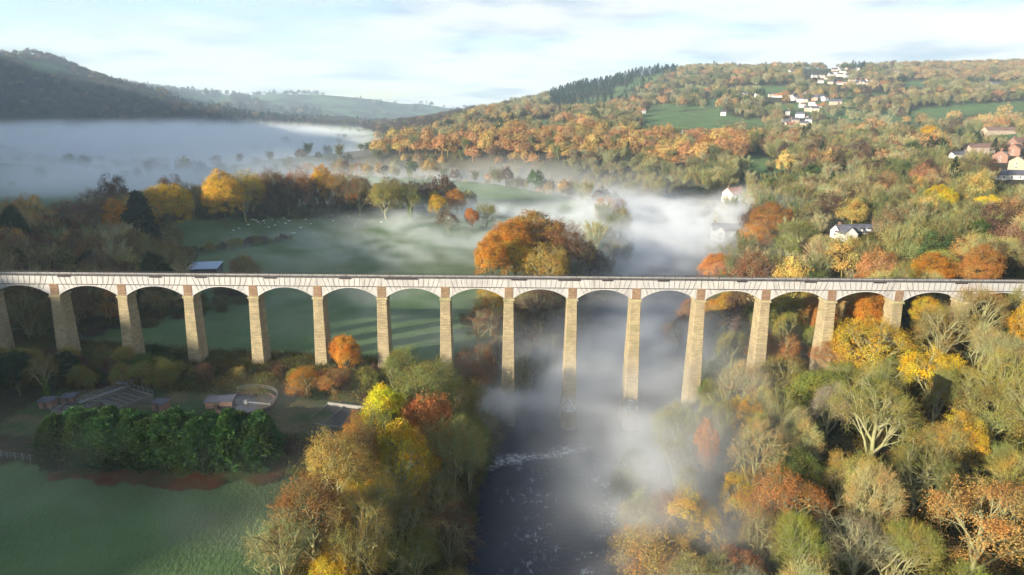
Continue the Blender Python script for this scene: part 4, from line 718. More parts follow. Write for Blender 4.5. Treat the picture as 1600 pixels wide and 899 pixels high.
# ------------------------------------------------------------------ trees one can tell apart
HERO = [ # px, top py, width px, height m, kind, colour, label
 (537, 524, 56, 11, 'leafy', 'orange', 'bright orange leafy tree in front of the aqueduct beside the sixth pier'),
 (478, 574, 66, 7.5, 'thin', 'orange', 'low spreading orange tree left of the bright orange leafy one'), (520, 578, 58, 7, 'thin', 'copper', 'low copper coloured tree at the foot of the bright orange leafy one'),
 (655, 570, 130, 19, 'thin', 'mossy', 'broad mossy green domed tree at the top of the left bank wood'), (720, 596, 90, 16, 'thin', 'olive', 'wide olive tree on the river side of the domed green one'),
 (598, 600, 70, 15, 'leafy', 'yellow', 'bright yellow tree at the left edge of the wood, near the sludge bed'), (664, 618, 84, 19, 'leafy', 'copper', 'deep orange red tree in the middle of the left bank wood'),
 (622, 660, 96, 17, 'leafy', 'gold', 'golden tree right below the deep orange red one'), (658, 700, 62, 12, 'patchy', 'gold', 'smaller golden tree tucked under the larger golden one'),
 (585, 640, 80, 14, 'thin', 'mossy', 'pale green tree below the bright yellow one'), (520, 690, 110, 14, 'thin', 'amber', 'amber domed tree at the meadow side of the left bank wood'), (560, 655, 60, 12, 'thin', 'orange', 'orange tinted small tree between the meadow and the pale green tree'),
 (482, 745, 130, 15, 'thin', 'russet', 'large half bare russet tree leaning out over the meadow'), (570, 748, 120, 16, 'bare', 'khaki', 'big bare khaki tree in the middle of the left bank wood'), (435, 818, 110, 12, 'bare', 'straw', 'pale bare tree lowest at the meadow corner'),
 (520, 868, 85, 10, 'patchy', 'gold', 'golden patchy tree at the very bottom of the left bank wood'), (625, 760, 100, 17, 'bare', 'olive', 'olive bare tree below the golden trees'), (706, 664, 100, 19, 'fan', 'straw', 'tall pale trunked bare tree leaning towards the river'),
 (700, 792, 95, 14, 'bare', 'brown', 'brown bare tree overhanging the dark river'), (742, 640, 85, 13, 'bare', 'olive', 'dim olive tree on the bank just before the weir'), (640, 830, 110, 14, 'ivied', 'mossy', 'greenish ivy clad tree at the bottom beside the river'),
 (550, 815, 110, 15, 'bare', 'khaki', 'khaki bare tree above the lowest golden one'), (738, 545, 80, 13, 'thin', 'russet', 'russet twiggy tree before the piers on the left bank'), (622, 548, 60, 12, 'fan', 'mossy', 'greenish slender tree beside the seventh pier'), (684, 556, 70, 12, 'bare', 'olive', 'olive bare tree before the eighth pier'),
 # right bank, before the aqueduct
 (1144, 524, 62, 15, 'bare', 'khaki', 'khaki domed bare tree between the two tall right bank piers'), (1160, 580, 72, 15, 'fan', 'straw', 'pale straw fan shaped tree below the khaki domed one'), (1104, 596, 52, 13, 'fan', 'mossy', 'greenish slender tree at the foot of the right bank pier'),
 (1052, 632, 60, 12, 'fan', 'grey', 'greyish misty tree nearest the river by the cutwaters'), (1106, 664, 48, 13, 'leafy', 'orange', 'small vivid orange tree standing alone on the right bank'), (1062, 690, 56, 12, 'fan', 'olive', 'olive slender tree left of the vivid orange one'),
 (1076, 728, 44, 11, 'thin', 'khaki', 'small khaki tree below the vivid orange one'), (1185, 672, 100, 15, 'bare', 'straw', 'pale spreading bare tree right of the vivid orange one'), (1238, 742, 112, 15, 'thin', 'copper', 'big copper orange domed tree of the right bank foreground'),
 (1375, 602, 155, 18, 'bare', 'khaki', 'largest khaki bare oak with a wide round crown, right foreground'), (1282, 580, 84, 12, 'leafy', 'mossy', 'yellow green rounded tree below the third pier from the right bank'), (1372, 506, 118, 15, 'thin', 'gold', 'broad golden orange tree hiding the foot of the short pier'),
 (1462, 549, 96, 14, 'patchy', 'yellow', 'yellow edged green tree right of the broad golden one'), (1318, 536, 74, 10, 'thin', 'copper', 'copper tree touching the left side of the broad golden one'), (1230, 556, 76, 13, 'bare', 'olive', 'olive bare tree between the yellow green tree and the pale fan tree'),
 (1476, 486, 105, 15, 'bare', 'khaki', 'khaki bare tree under the last arches at the right'), (1545, 446, 95, 17, 'bare', 'olive', 'tall olive bare tree rising in front of the trough near the right end'), (1574, 524, 80, 15, 'fan', 'straw', 'pale straw tree below the tall olive one at the right end'),
 (1560, 604, 100, 14, 'patchy', 'khaki', 'khaki and yellow patchy tree at the right margin'), (1508, 655, 80, 12, 'thin', 'gold', 'small golden tree right of the wide crowned oak'), (1442, 700, 130, 14, 'bare', 'olive', 'wide dim olive tree below the wide crowned oak'),
 (1545, 752, 165, 17, 'thin', 'amber', 'very large orange dusted tree in the bottom right corner'), (1342, 812, 110, 15, 'bare', 'grey', 'grey bare tree at the bottom, between copper dome and corner tree'), (1262, 812, 95, 16, 'fan', 'mossy', 'greenish tall bare tree in front of the copper orange dome'),
 (1430, 820, 100, 14, 'fan', 'khaki', 'khaki upright tree at the bottom left of the corner tree'), (1022, 828, 128, 13, 'thin', 'amber', 'round orange tree veiled by river mist at the bottom'), (1042, 768, 70, 12, 'thin', 'russet', 'russet thin tree in the mist above the veiled orange one'), (1158, 846, 90, 11, 'patchy', 'russet', 'dark russet tree at the bottom right of the misty gap'),
 (1000, 878, 70, 9, 'bare', 'russet', 'reddish bare tree at the very bottom by the water'), (1190, 600, 50, 10, 'bare', 'brown', 'brown twiggy tree at the foot of the tall right pier'),
 # beyond the aqueduct: the great oak group
 (832, 338, 100, 24, 'leafy', 'copper', 'crown of the great orange beech group, topmost part'), (792, 352, 84, 22, 'leafy', 'orange', 'orange tree at the left shoulder of the great beech group'), (768, 374, 60, 20, 'leafy', 'orange', 'leftmost low orange tree of the great beech group'), (806, 374, 70, 18, 'leafy', 'gold', 'golden tree low in the great beech group'),
 (872, 350, 84, 23, 'thin', 'russet', 'russet tree at the right shoulder of the great beech group'), (902, 372, 72, 21, 'thin', 'brown', 'dark brown tree at the right edge of the great beech group'), (858, 388, 80, 18, 'thin', 'amber', 'amber brown tree low in front of the great beech group'),
 (768, 452, 70, 15, 'thin', 'gold', 'golden tree seen under the arch left of the river'), (745, 478, 56, 12, 'thin', 'russet', 'russet tree under the arch beside the golden one'), (842, 452, 84, 15, 'thin', 'brown', 'brown tree seen through the first river arch'), (880, 470, 60, 12, 'bare', 'brown', 'bare brown tree against the pier at the river'),
 (1062, 492, 60, 14, 'thin', 'russet', 'russet tree seen under the arch on the right bank of the river'), (1085, 470, 50, 14, 'thin', 'copper', 'copper tree behind the first right bank pier'),
 (684, 306, 30, 15, 'leafy', 'gold', 'narrow golden tree alone in the mist beyond the field'), (714, 300, 36, 16, 'leafy', 'orange', 'orange topped tree beside the narrow golden one'), (737, 326, 26, 13, 'leafy', 'copper', 'pinkish orange slim tree in the mist'), (760, 318, 40, 15, 'thin', 'olive', 'olive tree right of the pinkish slim one in the mist'), (700, 330, 40, 12, 'thin', 'brown', 'brown low tree below the two golden ones in the mist'),
 (1124, 396, 84, 15, 'leafy', 'orange', 'orange tree standing just above the trough, right of the river mist'), (1456, 403, 84, 13, 'leafy', 'orange', 'orange gold tree just above the trough below the bare oak'), (1205, 322, 96, 17, 'leafy', 'copper', 'large copper orange tree between the white house and slate house'), (1180, 352, 80, 15, 'thin', 'orange', 'orange tree down slope of the large copper one'),
 (1252, 346, 66, 16, 'fan', 'mossy', 'pale green bare tree left of the slate roofed house'), (1232, 372, 56, 15, 'ivied', 'mossy', 'tall ivy clad tree above the trough'), (1284, 366, 56, 15, 'ivied', 'straw', 'pale ivy clad tree below the slate roofed house'), (1330, 368, 64, 14, 'ivied', 'mossy', 'green ivy clad tree in front of the slate roofed house'),
 (1473, 290, 66, 16, 'leafy', 'yellow', 'brilliant yellow tree high in the woods right of the slate house'), (1546, 302, 50, 15, 'patchy', 'yellow', 'yellow green tree right of the brilliant yellow one'), (1104, 214, 40, 17, 'leafy', 'copper', 'red orange rounded tree on the ridge end'), (1456, 196, 46, 19, 'leafy', 'gold', 'large round golden tree beside the estate'),
 (1552, 364, 110, 16, 'bare', 'straw', 'wide pale bare oak above the trough near the right end'), (1528, 350, 50, 13, 'leafy', 'green', 'bright green tree left of the wide pale oak'), (1500, 350, 60, 13, 'thin', 'russet', 'reddish birch like tree below the brilliant yellow one'),
 (1136, 458, 56, 15, 'leafy', 'orange', 'orange tree seen under the arch right of the river'), (1352, 456, 66, 17, 'leafy', 'orange', 'orange tree seen under the third arch from the right'), (1290, 470, 44, 16, 'leafy', 'copper', 'copper tree glimpsed behind the pier under the arches'), (1458, 458, 50, 12, 'patchy', 'gold', 'golden tree peeping under the arch near the right end'), (1230, 458, 66, 16, 'thin', 'khaki', 'khaki tree seen under the arch, in shade'),
 # beyond the aqueduct, left
 (210, 300, 44, 19, 'pine', 'pine_green', 'dark pine standing in front of the golden tree row'), (258, 291, 84, 18, 'leafy', 'gold', 'golden oak right of the dark pine'), (345, 275, 64, 19, 'leafy', 'gold', 'golden tree at the top bend of the tree row'), (185, 318, 50, 14, 'leafy', 'orange', 'orange tree at the left of the dark pine'), (140, 300, 66, 18, 'bare', 'purple', 'purplish bare tree at the left end of the row'),
 (160, 312, 50, 15, 'thin', 'brown', 'brown tree between the purplish tree and the orange one'), (378, 272, 60, 19, 'thin', 'gold', 'thin golden tree right of the bend in the row'), (425, 268, 44, 18, 'thin', 'brown', 'brown tree in the middle of the row'), (462, 268, 50, 18, 'thin', 'copper', 'copper brown tree in the middle of the row'), (497, 265, 46, 18, 'leafy', 'gold', 'golden orange tree at the crest of the row'),
 (525, 268, 50, 18, 'thin', 'copper', 'copper tree right of the crest of the row'), (560, 276, 50, 17, 'thin', 'brown', 'dark brown tree towards the right end of the row'), (600, 284, 56, 16, 'thin', 'khaki', 'khaki tree at the right end of the row'), (640, 292, 50, 14, 'ivied', 'olive', 'olive green tree ending the row at the mist'),
 (268, 212, 30, 17, 'leafy', 'copper', 'lone copper dome of trees rising from the fog bank'), (10, 322, 50, 16, 'leafy', 'dark_green', 'dark green tree at the left margin beyond the aqueduct'), (275, 392, 50, 9, 'thin', 'brown', 'low brown tree left of the shed'),
]
for px, py, w, h, k, c, lab in HERO:
    if px < 650 and py < 325 and h > 12: h = h*1.42
    hero(px, py, w, h, k, c, lab)
# conifer screen beside the works: two close rows
A_, B_ = hit(88, 735), hit(405, 742); n = 13
for r in range(2):
    for i in range(n-r):
        f = (i+.5*r)/(n-1); x = A_[0]+(B_[0]-A_[0])*f+rnd.uniform(-.4, .4); y = A_[1]+(B_[1]-A_[1])*f+2.2+r*2.8+rnd.uniform(-.3, .3)
        plant(x, y, 'cypress', 'hedge_green', rnd.uniform(8.8, 9.9), rnd.uniform(6.4, 7.8), 'dark green conifer, %s from the left in the %s row of the dense screen' % (ORD[i], ('nearer', 'farther')[r]), 'conifers of the dense screen by the works', tone=rnd.uniform(.8, 1.3))
# ---- fill between them, keeping clear of rivers, fields, houses and the bridge
LIMF = [(0, 520), (90, 560), (160, 540), (230, 560), (300, 575), (390, 570), (450, 580), (560, 560), (640, 560), (700, 545), (770, 545), (800, 620), (850, 700), (1000, 700), (1040, 640), (1091, 612), (1193, 602), (1301, 574), (1404, 522), (1480, 492), (1540, 470), (1600, 455)]
LIML = [(380, 890), (400, 850), (430, 800), (460, 740), (500, 705), (545, 670), (575, 640), (600, 605), (640, 575), (800, 545)]
LIMB = [(0, 330), (90, 335), (150, 325), (220, 345), (300, 385), (400, 430), (640, 430), (930, 470), (1060, 490), (1090, 400), (1130, 385), (1170, 330), (1300, 378), (1380, 385), (1440, 340), (1600, 300)]
def lim(T, px): return np.interp(px, [t[0] for t in T], [t[1] for t in T])
def hides_house(px, r, top, base, y):
    for hx, hy, hw, Y in WIN:
        if y < Y-2 and abs(px-hx) < hw*.5+r*.6 and top < hy-7 and base > hy-14-hw*.1: return True
    return False
def fill(x0, x1, y0, y1, s, test, kinds, hmin, hmax, T, cap, group, wr=(.62, .8)):
    c = []
    for yy in np.arange(y0, y1, s):
        for xx in np.arange(x0, x1, s): c.append((xx+rnd.uniform(-.42, .42)*s, yy+rnd.uniform(-.42, .42)*s))
    c = [q for q in c if abs(project(q[0], q[1], 15)[0]-800) < 860 and test(*q)]
    xs = np.array(c); ok = ~infields(xs[:, 0], xs[:, 1]) & (riverdist(xs[:, 0], xs[:, 1]) > 5.5); c = [q for q, k in zip(c, ok) if k]; c.sort(key=lambda q: q[1]); n = 0
    for x, y in c:
        if n >= cap: break
        k, col = rnd.choices([q[:2] for q in kinds], [q[2] for q in kinds])[0]; h = rnd.uniform(hmin, hmax); z = g1(x, y); r = h*rnd.uniform(*wr)/2
        if k == 'fan': r *= .75
        if any((q['x']-x)**2+(q['y']-y)**2 < (.5*(q['r']+r)*rnd.uniform(.85, 1.2))**2 for q in PLANTED): continue
        p = project(x, y, z+h); L_ = lim(T, p[0])
        while p[1] < L_ and h > hmin*.6: h -= .7; p = project(x, y, z+h)
        if p[1] < L_: continue
        r = min(r, h*.45); zt = z+h
        if zt > 30 and abs(y-YB) < r*.8+3.5: continue
        if abs(y-YB) < 4: continue
        if min(math.hypot(x-X, y-YB) for X in PX) < r*.6+3.2: continue
        d = p[2]; base = project(x, y, z)[1]
        if hides_house(p[0], r*FPX/d, p[1], base, y): continue
        plant(x, y, k, col, h, 2*r, group=group, z=z); n += 1
    return n
RB = [('bare', 'khaki', 5), ('bare', 'olive', 5), ('fan', 'straw', 4), ('fan', 'mossy', 3), ('bare', 'grey', 2), ('thin', 'copper', 1.3), ('thin', 'khaki', 3), ('ivied', 'mossy', 3), ('patchy', 'gold', 1), ('bare', 'brown', .8), ('leafy', 'mossy', 1.2), ('thin', 'gold', 1.2), ('leafy', 'green', .7)]
LB = [('bare', 'khaki', 4), ('bare', 'olive', 4), ('thin', 'khaki', 3), ('fan', 'mossy', 3), ('thin', 'russet', 2), ('patchy', 'gold', 1.2), ('leafy', 'mossy', 1)]
SH = [('bare', 'brown', 4), ('bare', 'olive', 4), ('thin', 'brown', 3), ('leafy', 'dark_green', 3), ('bare', 'purple', 2), ('thin', 'russet', 1), ('ivied', 'olive', 2)]
RF = [('bare', 'khaki', 4), ('bare', 'straw', 3), ('fan', 'straw', 4), ('fan', 'mossy', 3), ('thin', 'khaki', 3), ('thin', 'copper', 2), ('leafy', 'orange', 1.2), ('leafy', 'copper', 1), ('ivied', 'mossy', 3), ('leafy', 'green', .8), ('patchy', 'gold', 1.2), ('thin', 'brown', 1), ('pine', 'dark_green', .4)]
n1_ = fill(18, 150, 62, 160, 8.2, lambda x, y: x > np.interp(y, [60, 104, 130, 150, 165], [22, 20, 24, 34, 46]), RB, 11, 16, LIMF, 95, 'trees of the right bank wood before the aqueduct')
n2_ = fill(-48, 14, 70, 160, 7.5, lambda x, y: x > np.interp(y, [60, 104, 120, 160], [-34, -38, -36, -30]) and x < np.interp(y, [60, 104, 130, 150, 165], [0, -2, -2, 4, 10]), LB, 10, 15, LIML, 34, 'trees of the left bank wood before the aqueduct')
n3_ = fill(-5, 60, 172, 262, 9, lambda x, y: riverdist(np.array([x]), np.array([y]))[0] < 24 and x < np.interp(y, [165, 262], [26, 56]), [('thin', 'russet', 2), ('thin', 'brown', 3), ('bare', 'olive', 3), ('bare', 'brown', 2)], 10, 15, LIMB, 14, 'trees on the left bank beyond the aqueduct')
ROWX, ROWY = [-215, -190, -150, -110, -60, -35], [375, 372, 388, 415, 462, 478]
n4_ = fill(-230, -35, 365, 520, 9.5, lambda x, y: 0 < y-np.interp(x, ROWX, ROWY) < 26, [('thin', 'brown', 3), ('thin', 'copper', 2), ('bare', 'olive', 2), ('thin', 'gold', 1.2), ('leafy', 'orange', 1), ('bare', 'purple', 2), ('thin', 'khaki', 2)], 17, 24, [(0, 322), (60, 335), (120, 315), (150, 305), (220, 308), (300, 290), (345, 280), (450, 272), (560, 280), (660, 298)], 34, 'trees of the long row at the edge of the fog')
n4_ += fill(-260, -60, 174, 372, 12, lambda x, y: x < np.interp(y, [170, 300, 360, 372], [-92, -92, -130, -150]), SH, 12, 18, [(0, 322), (60, 335), (120, 345), (200, 350), (240, 372), (300, 385), (345, 400), (660, 400)], 46, 'shaded trees beyond the aqueduct at the left')
n5_ = fill(50, 260, 172, 330, 10.5, lambda x, y: x > np.interp(y, [165, 210, 280, 360], [52, 64, 88, 112]), RF, 12, 17, LIMB, 300-len([p for p in PLANTED if p['k'] not in ('bush', 'scrub', 'cypress')])-0, 'trees of the right side wood beyond the aqueduct')
FAR0 = max([p['y'] for p in PLANTED if p['o'].get('group') == 'trees of the right side wood beyond the aqueduct'] or [260])
# scrub along the foot of the piers and around the works
BS = [('bush', 'olive', 3), ('scrub', 'khaki', 4), ('bush', 'mossy', 3), ('bush', 'green', 2), ('scrub', 'brown', 3), ('scrub', 'purple', 1)]
_inf = infields
infields = lambda x, y: inpoly(x, y, BACKMEADOW) | inpoly(x, y, MEADOW)
n6_ = fill(-135, -22, 150, 162, 4.2, lambda x, y: not (-80 < x < -52 and y < 152), BS, 3.8, 7.2, [(0, 530), (90, 556), (130, 524), (160, 535), (230, 556), (300, 572), (420, 575), (600, 575)], 62, 'bushes along the foot of the aqueduct', (.9, 1.2))
infields = _inf
n7_ = fill(-150, -95, 105, 160, 6.5, lambda x, y: y > 140, SH, 7, 11, [(0, 505), (60, 530), (130, 575)], 10, 'dim trees at the left margin before the aqueduct')
# hedge line across the field beyond the shed
for i in range(22):
    p = hit(262+i*9.0, 405-i*1.5 if i < 12 else 387-(i-12)*1.2)
    plant(p[0]+rnd.uniform(-1, 1), p[1]+rnd.uniform(-1, 1), rnd.choice(['bush', 'scrub']), rnd.choice(['brown', 'olive', 'khaki']), rnd.uniform(2.2, 4.6), None, 'low hedgerow bush, %s from the left in the line beyond the shed' % ORD[i], 'hedgerow bushes beyond the shed')
# labels of the fill, from what one sees: colour, form, the arch it stands by and its rank there
ARCH = [project(x, YB, 35)[0] for x in PX]
def where(q):
    k = min(max(sum(1 for a in ARCH if a < q['px'] and a > -60), 0), 16); k = sum(1 for a in ARCH if -30 < a < q['px']); a = ORD[min(k, 16)]
    return ('below' if q['y'] < YB else 'beyond'), a
groups = {}
for q in PLANTED:
    if q['auto']: s, a = where(q); groups.setdefault((PALW[q['col']], FORM[q['k']], s, a), []).append(q)
for (c, f, s, a), L_ in groups.items():
    L_.sort(key=lambda q: q['y'])
    for i, q in enumerate(L_):
        e = '' if len(L_) == 1 else ', %s nearest' % ORD[i] if i else ', nearest'
        q['o']['label'] = '%s %s %s %s arch from left%s' % (c, f, s, a, e)
print('TREES', len(PLANTED), n1_, n2_, n3_, n4_, n5_, n6_, n7_, 'FAR0', FAR0)

# ------------------------------------------------------------------ far woods and undergrowth: one object of stuff each, scattered by geometry nodes
def far_leafy(seed, n=100, per=20, R0=5.5, H=14., ls=.72, bare=False):
    R = np.random.default_rng(seed); tm = TM(); b_ = TM(); az = R.uniform(0, 6.283, n); el = np.arcsin(R.uniform(-.25, 1, n)); D = np.c_[np.cos(el)*np.cos(az), np.cos(el)*np.sin(az), np.sin(el)]
    lob = 1+.2*np.sin(az*3+seed)+.15*np.sin(el*5+az*2); C = np.array([0, 0, H*.52])+D*np.array([R0, R0, H*.46])*(lob*R.uniform(.8, 1, n))[:, None]; idx = np.repeat(np.arange(n), per)
    P = C[idx]+R.normal(0, .62, (len(idx), 3)); tm.q(*cards(P, D[idx]+np.array([0, 0, .3]), ls, R)); a = np.clip(np.repeat(R.normal(.5, .2, n), per)*.7+R.normal(.15, .15, len(idx)), 0, 1)
    r = np.random.default_rng(seed); V, Q = tube(np.array([[0, 0, -1], [0, 0, H*.6]]), [.3, .15], 4); me = mesh('w', np.concatenate([tm.V[0], V]), np.concatenate([tm.Q[0], Q+len(tm.V[0])]), None, np.concatenate([a, np.full(len(Q), .35)])); return me
def far_fan(seed, n=60, per=13, R0=4., H=14.):
    R = np.random.default_rng(seed); V = []; A = []
    B = np.c_[R.normal(0, 1.1, (n, 2)), R.uniform(.12, .55, n)*H]; az = R.uniform(0, 6.283, n); D = unit(np.c_[np.cos(az)*.5, np.sin(az)*.5, np.full(n, 1.)]+R.normal(0, .15, (n, 3))); Lg = R.uniform(.35, .55, (n, 1))*H
    def sp(B, D, Lg, w): s = unit(np.cross(D, R.normal(0, 1, B.shape)))*w; return np.stack([B-s, B+s, B+D*Lg], 1).reshape(-1, 3)
    V.append(sp(B, D, Lg, .13)); A.append(np.full(n, .75)); idx = np.repeat(np.arange(n), per*3); u = R.uniform(.3, 1, (len(idx), 1)); B2 = B[idx]+D[idx]*Lg[idx]*u; d2 = unit(D[idx]+R.normal(0, .5, B2.shape)); V.append(sp(B2, d2, R.uniform(.9, 2.4, (len(idx), 1)), .06)); A.append(np.clip(R.normal(.5, .2, len(idx)), 0, 1))
    v = np.concatenate(V); return mesh('w', v, None, np.arange(len(v)).reshape(-1, 3), np.concatenate(A))
def far_con(seed):
    w, c, _ = gen_conifer(seed, H=18, Rad=3.6, plumes=260, dense=.6, narrow=.9, base=.06, droop=.15, el=1.3); return c
VAR = [far_leafy(1), far_leafy(2), far_leafy(3, n=120, R0=6.5), far_leafy(4, n=70, per=10, ls=.8), far_leafy(8, n=130, per=44, ls=.36), far_fan(5), far_fan(6), far_fan(7, R0=5, n=80), far_con(8), far_con(9)]
nLeaf = 5; FANS = (5, 6, 7); CONS = (8, 9)
VO = []
for i, me in enumerate(VAR):
    me.materials.append(M_LEAFI); o = bpy.data.objects.new('woodland_source', me); VO.append(o)
def scatter(name, pts, sc, rz, idx, tint, sources, label, cat=None):
    me = bpy.data.meshes.new(name); me.vertices.add(len(pts)); me.vertices.foreach_set('co', np.asarray(pts, np.float32).ravel())
    for nm, ty, dt in (('sc', 'FLOAT_VECTOR', sc), ('rz', 'FLOAT', rz), ('idx', 'INT', idx), ('tint', 'FLOAT_COLOR', tint)):
        a = me.attributes.new(nm, ty, 'POINT'); f = {'FLOAT': 'value', 'INT': 'value', 'FLOAT_VECTOR': 'vector', 'FLOAT_COLOR': 'color'}[ty]; a.data.foreach_set(f, np.asarray(dt, np.int32 if ty == 'INT' else np.float32).ravel())
    o = obj(name, me, kind='stuff', label=label); me.materials.append(M_LEAFI)
    ng = bpy.data.node_groups.new(name, 'GeometryNodeTree'); ng.interface.new_socket('Geometry', in_out='INPUT', socket_type='NodeSocketGeometry'); ng.interface.new_socket('Geometry', in_out='OUTPUT', socket_type='NodeSocketGeometry')
    N = ng.nodes.new; L = ng.links.new; gi, go = N('NodeGroupInput'), N('NodeGroupOutput'); j = N('GeometryNodeGeometryToInstance')
    for s in reversed(sources):
        q = N('GeometryNodeObjectInfo'); q.inputs['Object'].default_value = s; L(q.outputs['Geometry'], j.inputs[0])
    def na(nm, ty):
        n = N('GeometryNodeInputNamedAttribute'); n.data_type = ty; n.inputs[0].default_value = nm; return n.outputs[0]
    iop = N('GeometryNodeInstanceOnPoints'); iop.inputs['Pick Instance'].default_value = True; L(gi.outputs[0], iop.inputs['Points']); L(j.outputs[0], iop.inputs['Instance'])
    L(na('idx', 'INT'), iop.inputs['Instance Index']); L(na('sc', 'FLOAT_VECTOR'), iop.inputs['Scale']); cx = N('ShaderNodeCombineXYZ'); L(na('rz', 'FLOAT'), cx.inputs[2]); er = N('FunctionNodeEulerToRotation'); L(cx.outputs[0], er.inputs[0]); L(er.outputs[0], iop.inputs['Rotation'])
    L(iop.outputs[0], go.inputs[0]); md = o.modifiers.new('scatter', 'NODES'); md.node_group = ng; return o
def grid_ring(r0, r1, s, half=47):
    out = []; r = r0
    while r < r1:
        n = int(2*math.radians(half)*r/s); a = np.radians(-half)+(np.arange(n)+RG.random(n))*s/r; rr = r+RG.uniform(0, s, n); out.append(np.c_[rr*np.sin(a), rr*np.cos(a)]); r += s
    return np.concatenate(out)
PT = []
for r0, r1, s, k in ((170, 420, 8.5, 1.0), (420, 800, 9.5, 1.0), (800, 1500, 12.5, 1.12), (1500, 3300, 19, 1.5), (3300, 6200, 42, 2.6)):
    g = grid_ring(r0, r1, s); PT.append(np.c_[g, np.full(len(g), k)])
side = np.r_[RG.uniform([50, -40], [320, 176], (760, 2)), RG.uniform([-340, 118], [-152, 176], (150, 2))]; PT.append(np.c_[side, np.ones(len(side))])      # woods just past the edges of the view
PT = np.concatenate(PT); X, Y, K = PT.T; Z = ground(X, Y); qx, qy, qd = project(X, Y, Z+14); rr = np.hypot(X, Y)
keep = ~infields(X, Y) & (riverdist(X, Y) > 7) & ((Y > 176) | (np.abs(Y-YB) > 10))
right = X > np.interp(Y, [160, 280, 380, 450, 540, 610, 665, 705, 760], [60, 90, 112, 130, 136, 108, 50, -40, -180])   # beyond the river
mount = (Z > 32) & (Y > 1300) & (X < -100)
floor_ = ~right & ~mount
# individual trees already stand on the near slopes
ind = (X > 40) & (Y < FAR0+2) & ~((Y < 176) & ((qx > 1670) | (qd < 5)))
keep &= ~ind; keep &= ~((X < 0) & (Y < 176) & (qx > -60) & (qd > 5))
ROWB = (Y-np.interp(X, ROWX, ROWY) > 2) & (Y-np.interp(X, ROWX, ROWY) < 30) & (X > -240) & (X < -30)
keep &= ~(floor_ & ~ROWB & ~((Z > 36) | ((Y > 620) & (vnoise(X/45, Y/28, 21) > .87)) | ((X < np.interp(Y, [170, 250, 300, 372], [-92, -118, -140, -160])) & (Y < 372)) | ((riverdist(X, Y) < 26) & (Y > 300) & (vnoise(X/14, Y/14, 23) > .3))))
tree_near = [(q['x'], q['y'], q['r']) for q in PLANTED if q['y'] > 200]
for x, y, r in tree_near: keep &= ROWB | ((X-x)**2+(Y-y)**2 > (r+2.5)**2)
dens = fbm(X/130, Y/130, 31); open_ = (dens < .43) & (rr > 800) & (qy < 205) & (X < 1200)
hedge = ((np.abs(vnoise(X/90, Y/90, 55)-.5) < .05))
keep &= ~(open_ & ~hedge)
top_bare = mount & (Z > 245) & (vnoise(X/120, Y/120, 5) > .3); keep &= ~top_bare
farhill = (rr > 3300); keep &= ~(farhill & (vnoise(X/400, Y/300, 77) > .42))
for hx, hy, hw, HY in WIN:
    by = project(X, Y, Z)[1]; hp = hit(hx, hy); 
    keep &= ~((Y < HY+3) & (np.abs(qx-hx) < hw*.5+3200/qd) & (qy < hy-4) & (by > hy-10))
    keep &= ~(np.hypot(X-hp[0], Y-hp[1]) < 7+hw*hp[1]/FPX*.45)
for f in FIELDS_PX: keep &= ~(inpoly(qx, qy, f) | inpoly(qx, qy+2.5, f)) | (rr < 420) | (vnoise(X/9, Y/60, 91) > .86)
X, Y, Z, K, qx, qy, rr, mount, right, ROWB = [v[keep] for v in (X, Y, Z, K, qx, qy, rr, mount, right, ROWB)]; K = np.where(ROWB, 1.25, K); n = len(X)
cl = fbm(X/70+3, Y/90, 41, 3); c2 = fbm(X/22, Y/30, 43, 2)+RG.normal(0, .09, n); idx = np.zeros(n, int); tint = np.zeros((n, 4)); tint[:, 3] = 1
kinds_ = np.array(['khaki']*n, dtype=object)
kinds_[c2 < .42] = 'straw'; kinds_[(c2 > .42) & (c2 < .47)] = 'olive'; kinds_[(c2 > .60)] = 'mossy'
aut = (cl > .54) & (RG.random(n) < .55); u = RG.random(n)
kinds_[aut & (u < .25)] = 'copper'; kinds_[aut & (u >= .40) & (u < .5)] = 'orange'; kinds_[aut & (u >= .5) & (u < .62)] = 'amber'; kinds_[aut & (u >= .62) & (u < .78)] = 'gold'; kinds_[aut & (u > .9)] = 'russet'
u = RG.random(n); kinds_[(u < .03)] = 'gold'; kinds_[(u > .03) & (u < .06)] = 'orange'; kinds_[(u > .10) & (u < .13)] = 'green'; kinds_[(u > .13) & (u < .16)] = 'dark_green'; kinds_[(u > .16) & (u < .24)] = 'brown'
# the orange belt along the ridge over the river, pale scrub on the slope under it
belt = right & (qx > 580) & (qx < 1180) & (qy < 236+8*np.sin(qx/40)) & (rr > 640) & (rr < 900); u = RG.random(n)
kinds_[belt & (u < .36)] = 'orange'; kinds_[belt & (u >= .36) & (u < .66)] = 'gold'; kinds_[belt & (u >= .66) & (u < .74)] = 'copper'; kinds_[belt & (u > .85)] = 'mossy'
slope = right & (qx < 1180) & (qy > 243) & (qy < 330) & (rr > 420); kinds_[slope & (u < .5)] = 'khaki'; kinds_[slope & (u >= .5) & (u < .75)] = 'mossy'; kinds_[slope & (u >= .75) & (u < .9)] = 'straw'
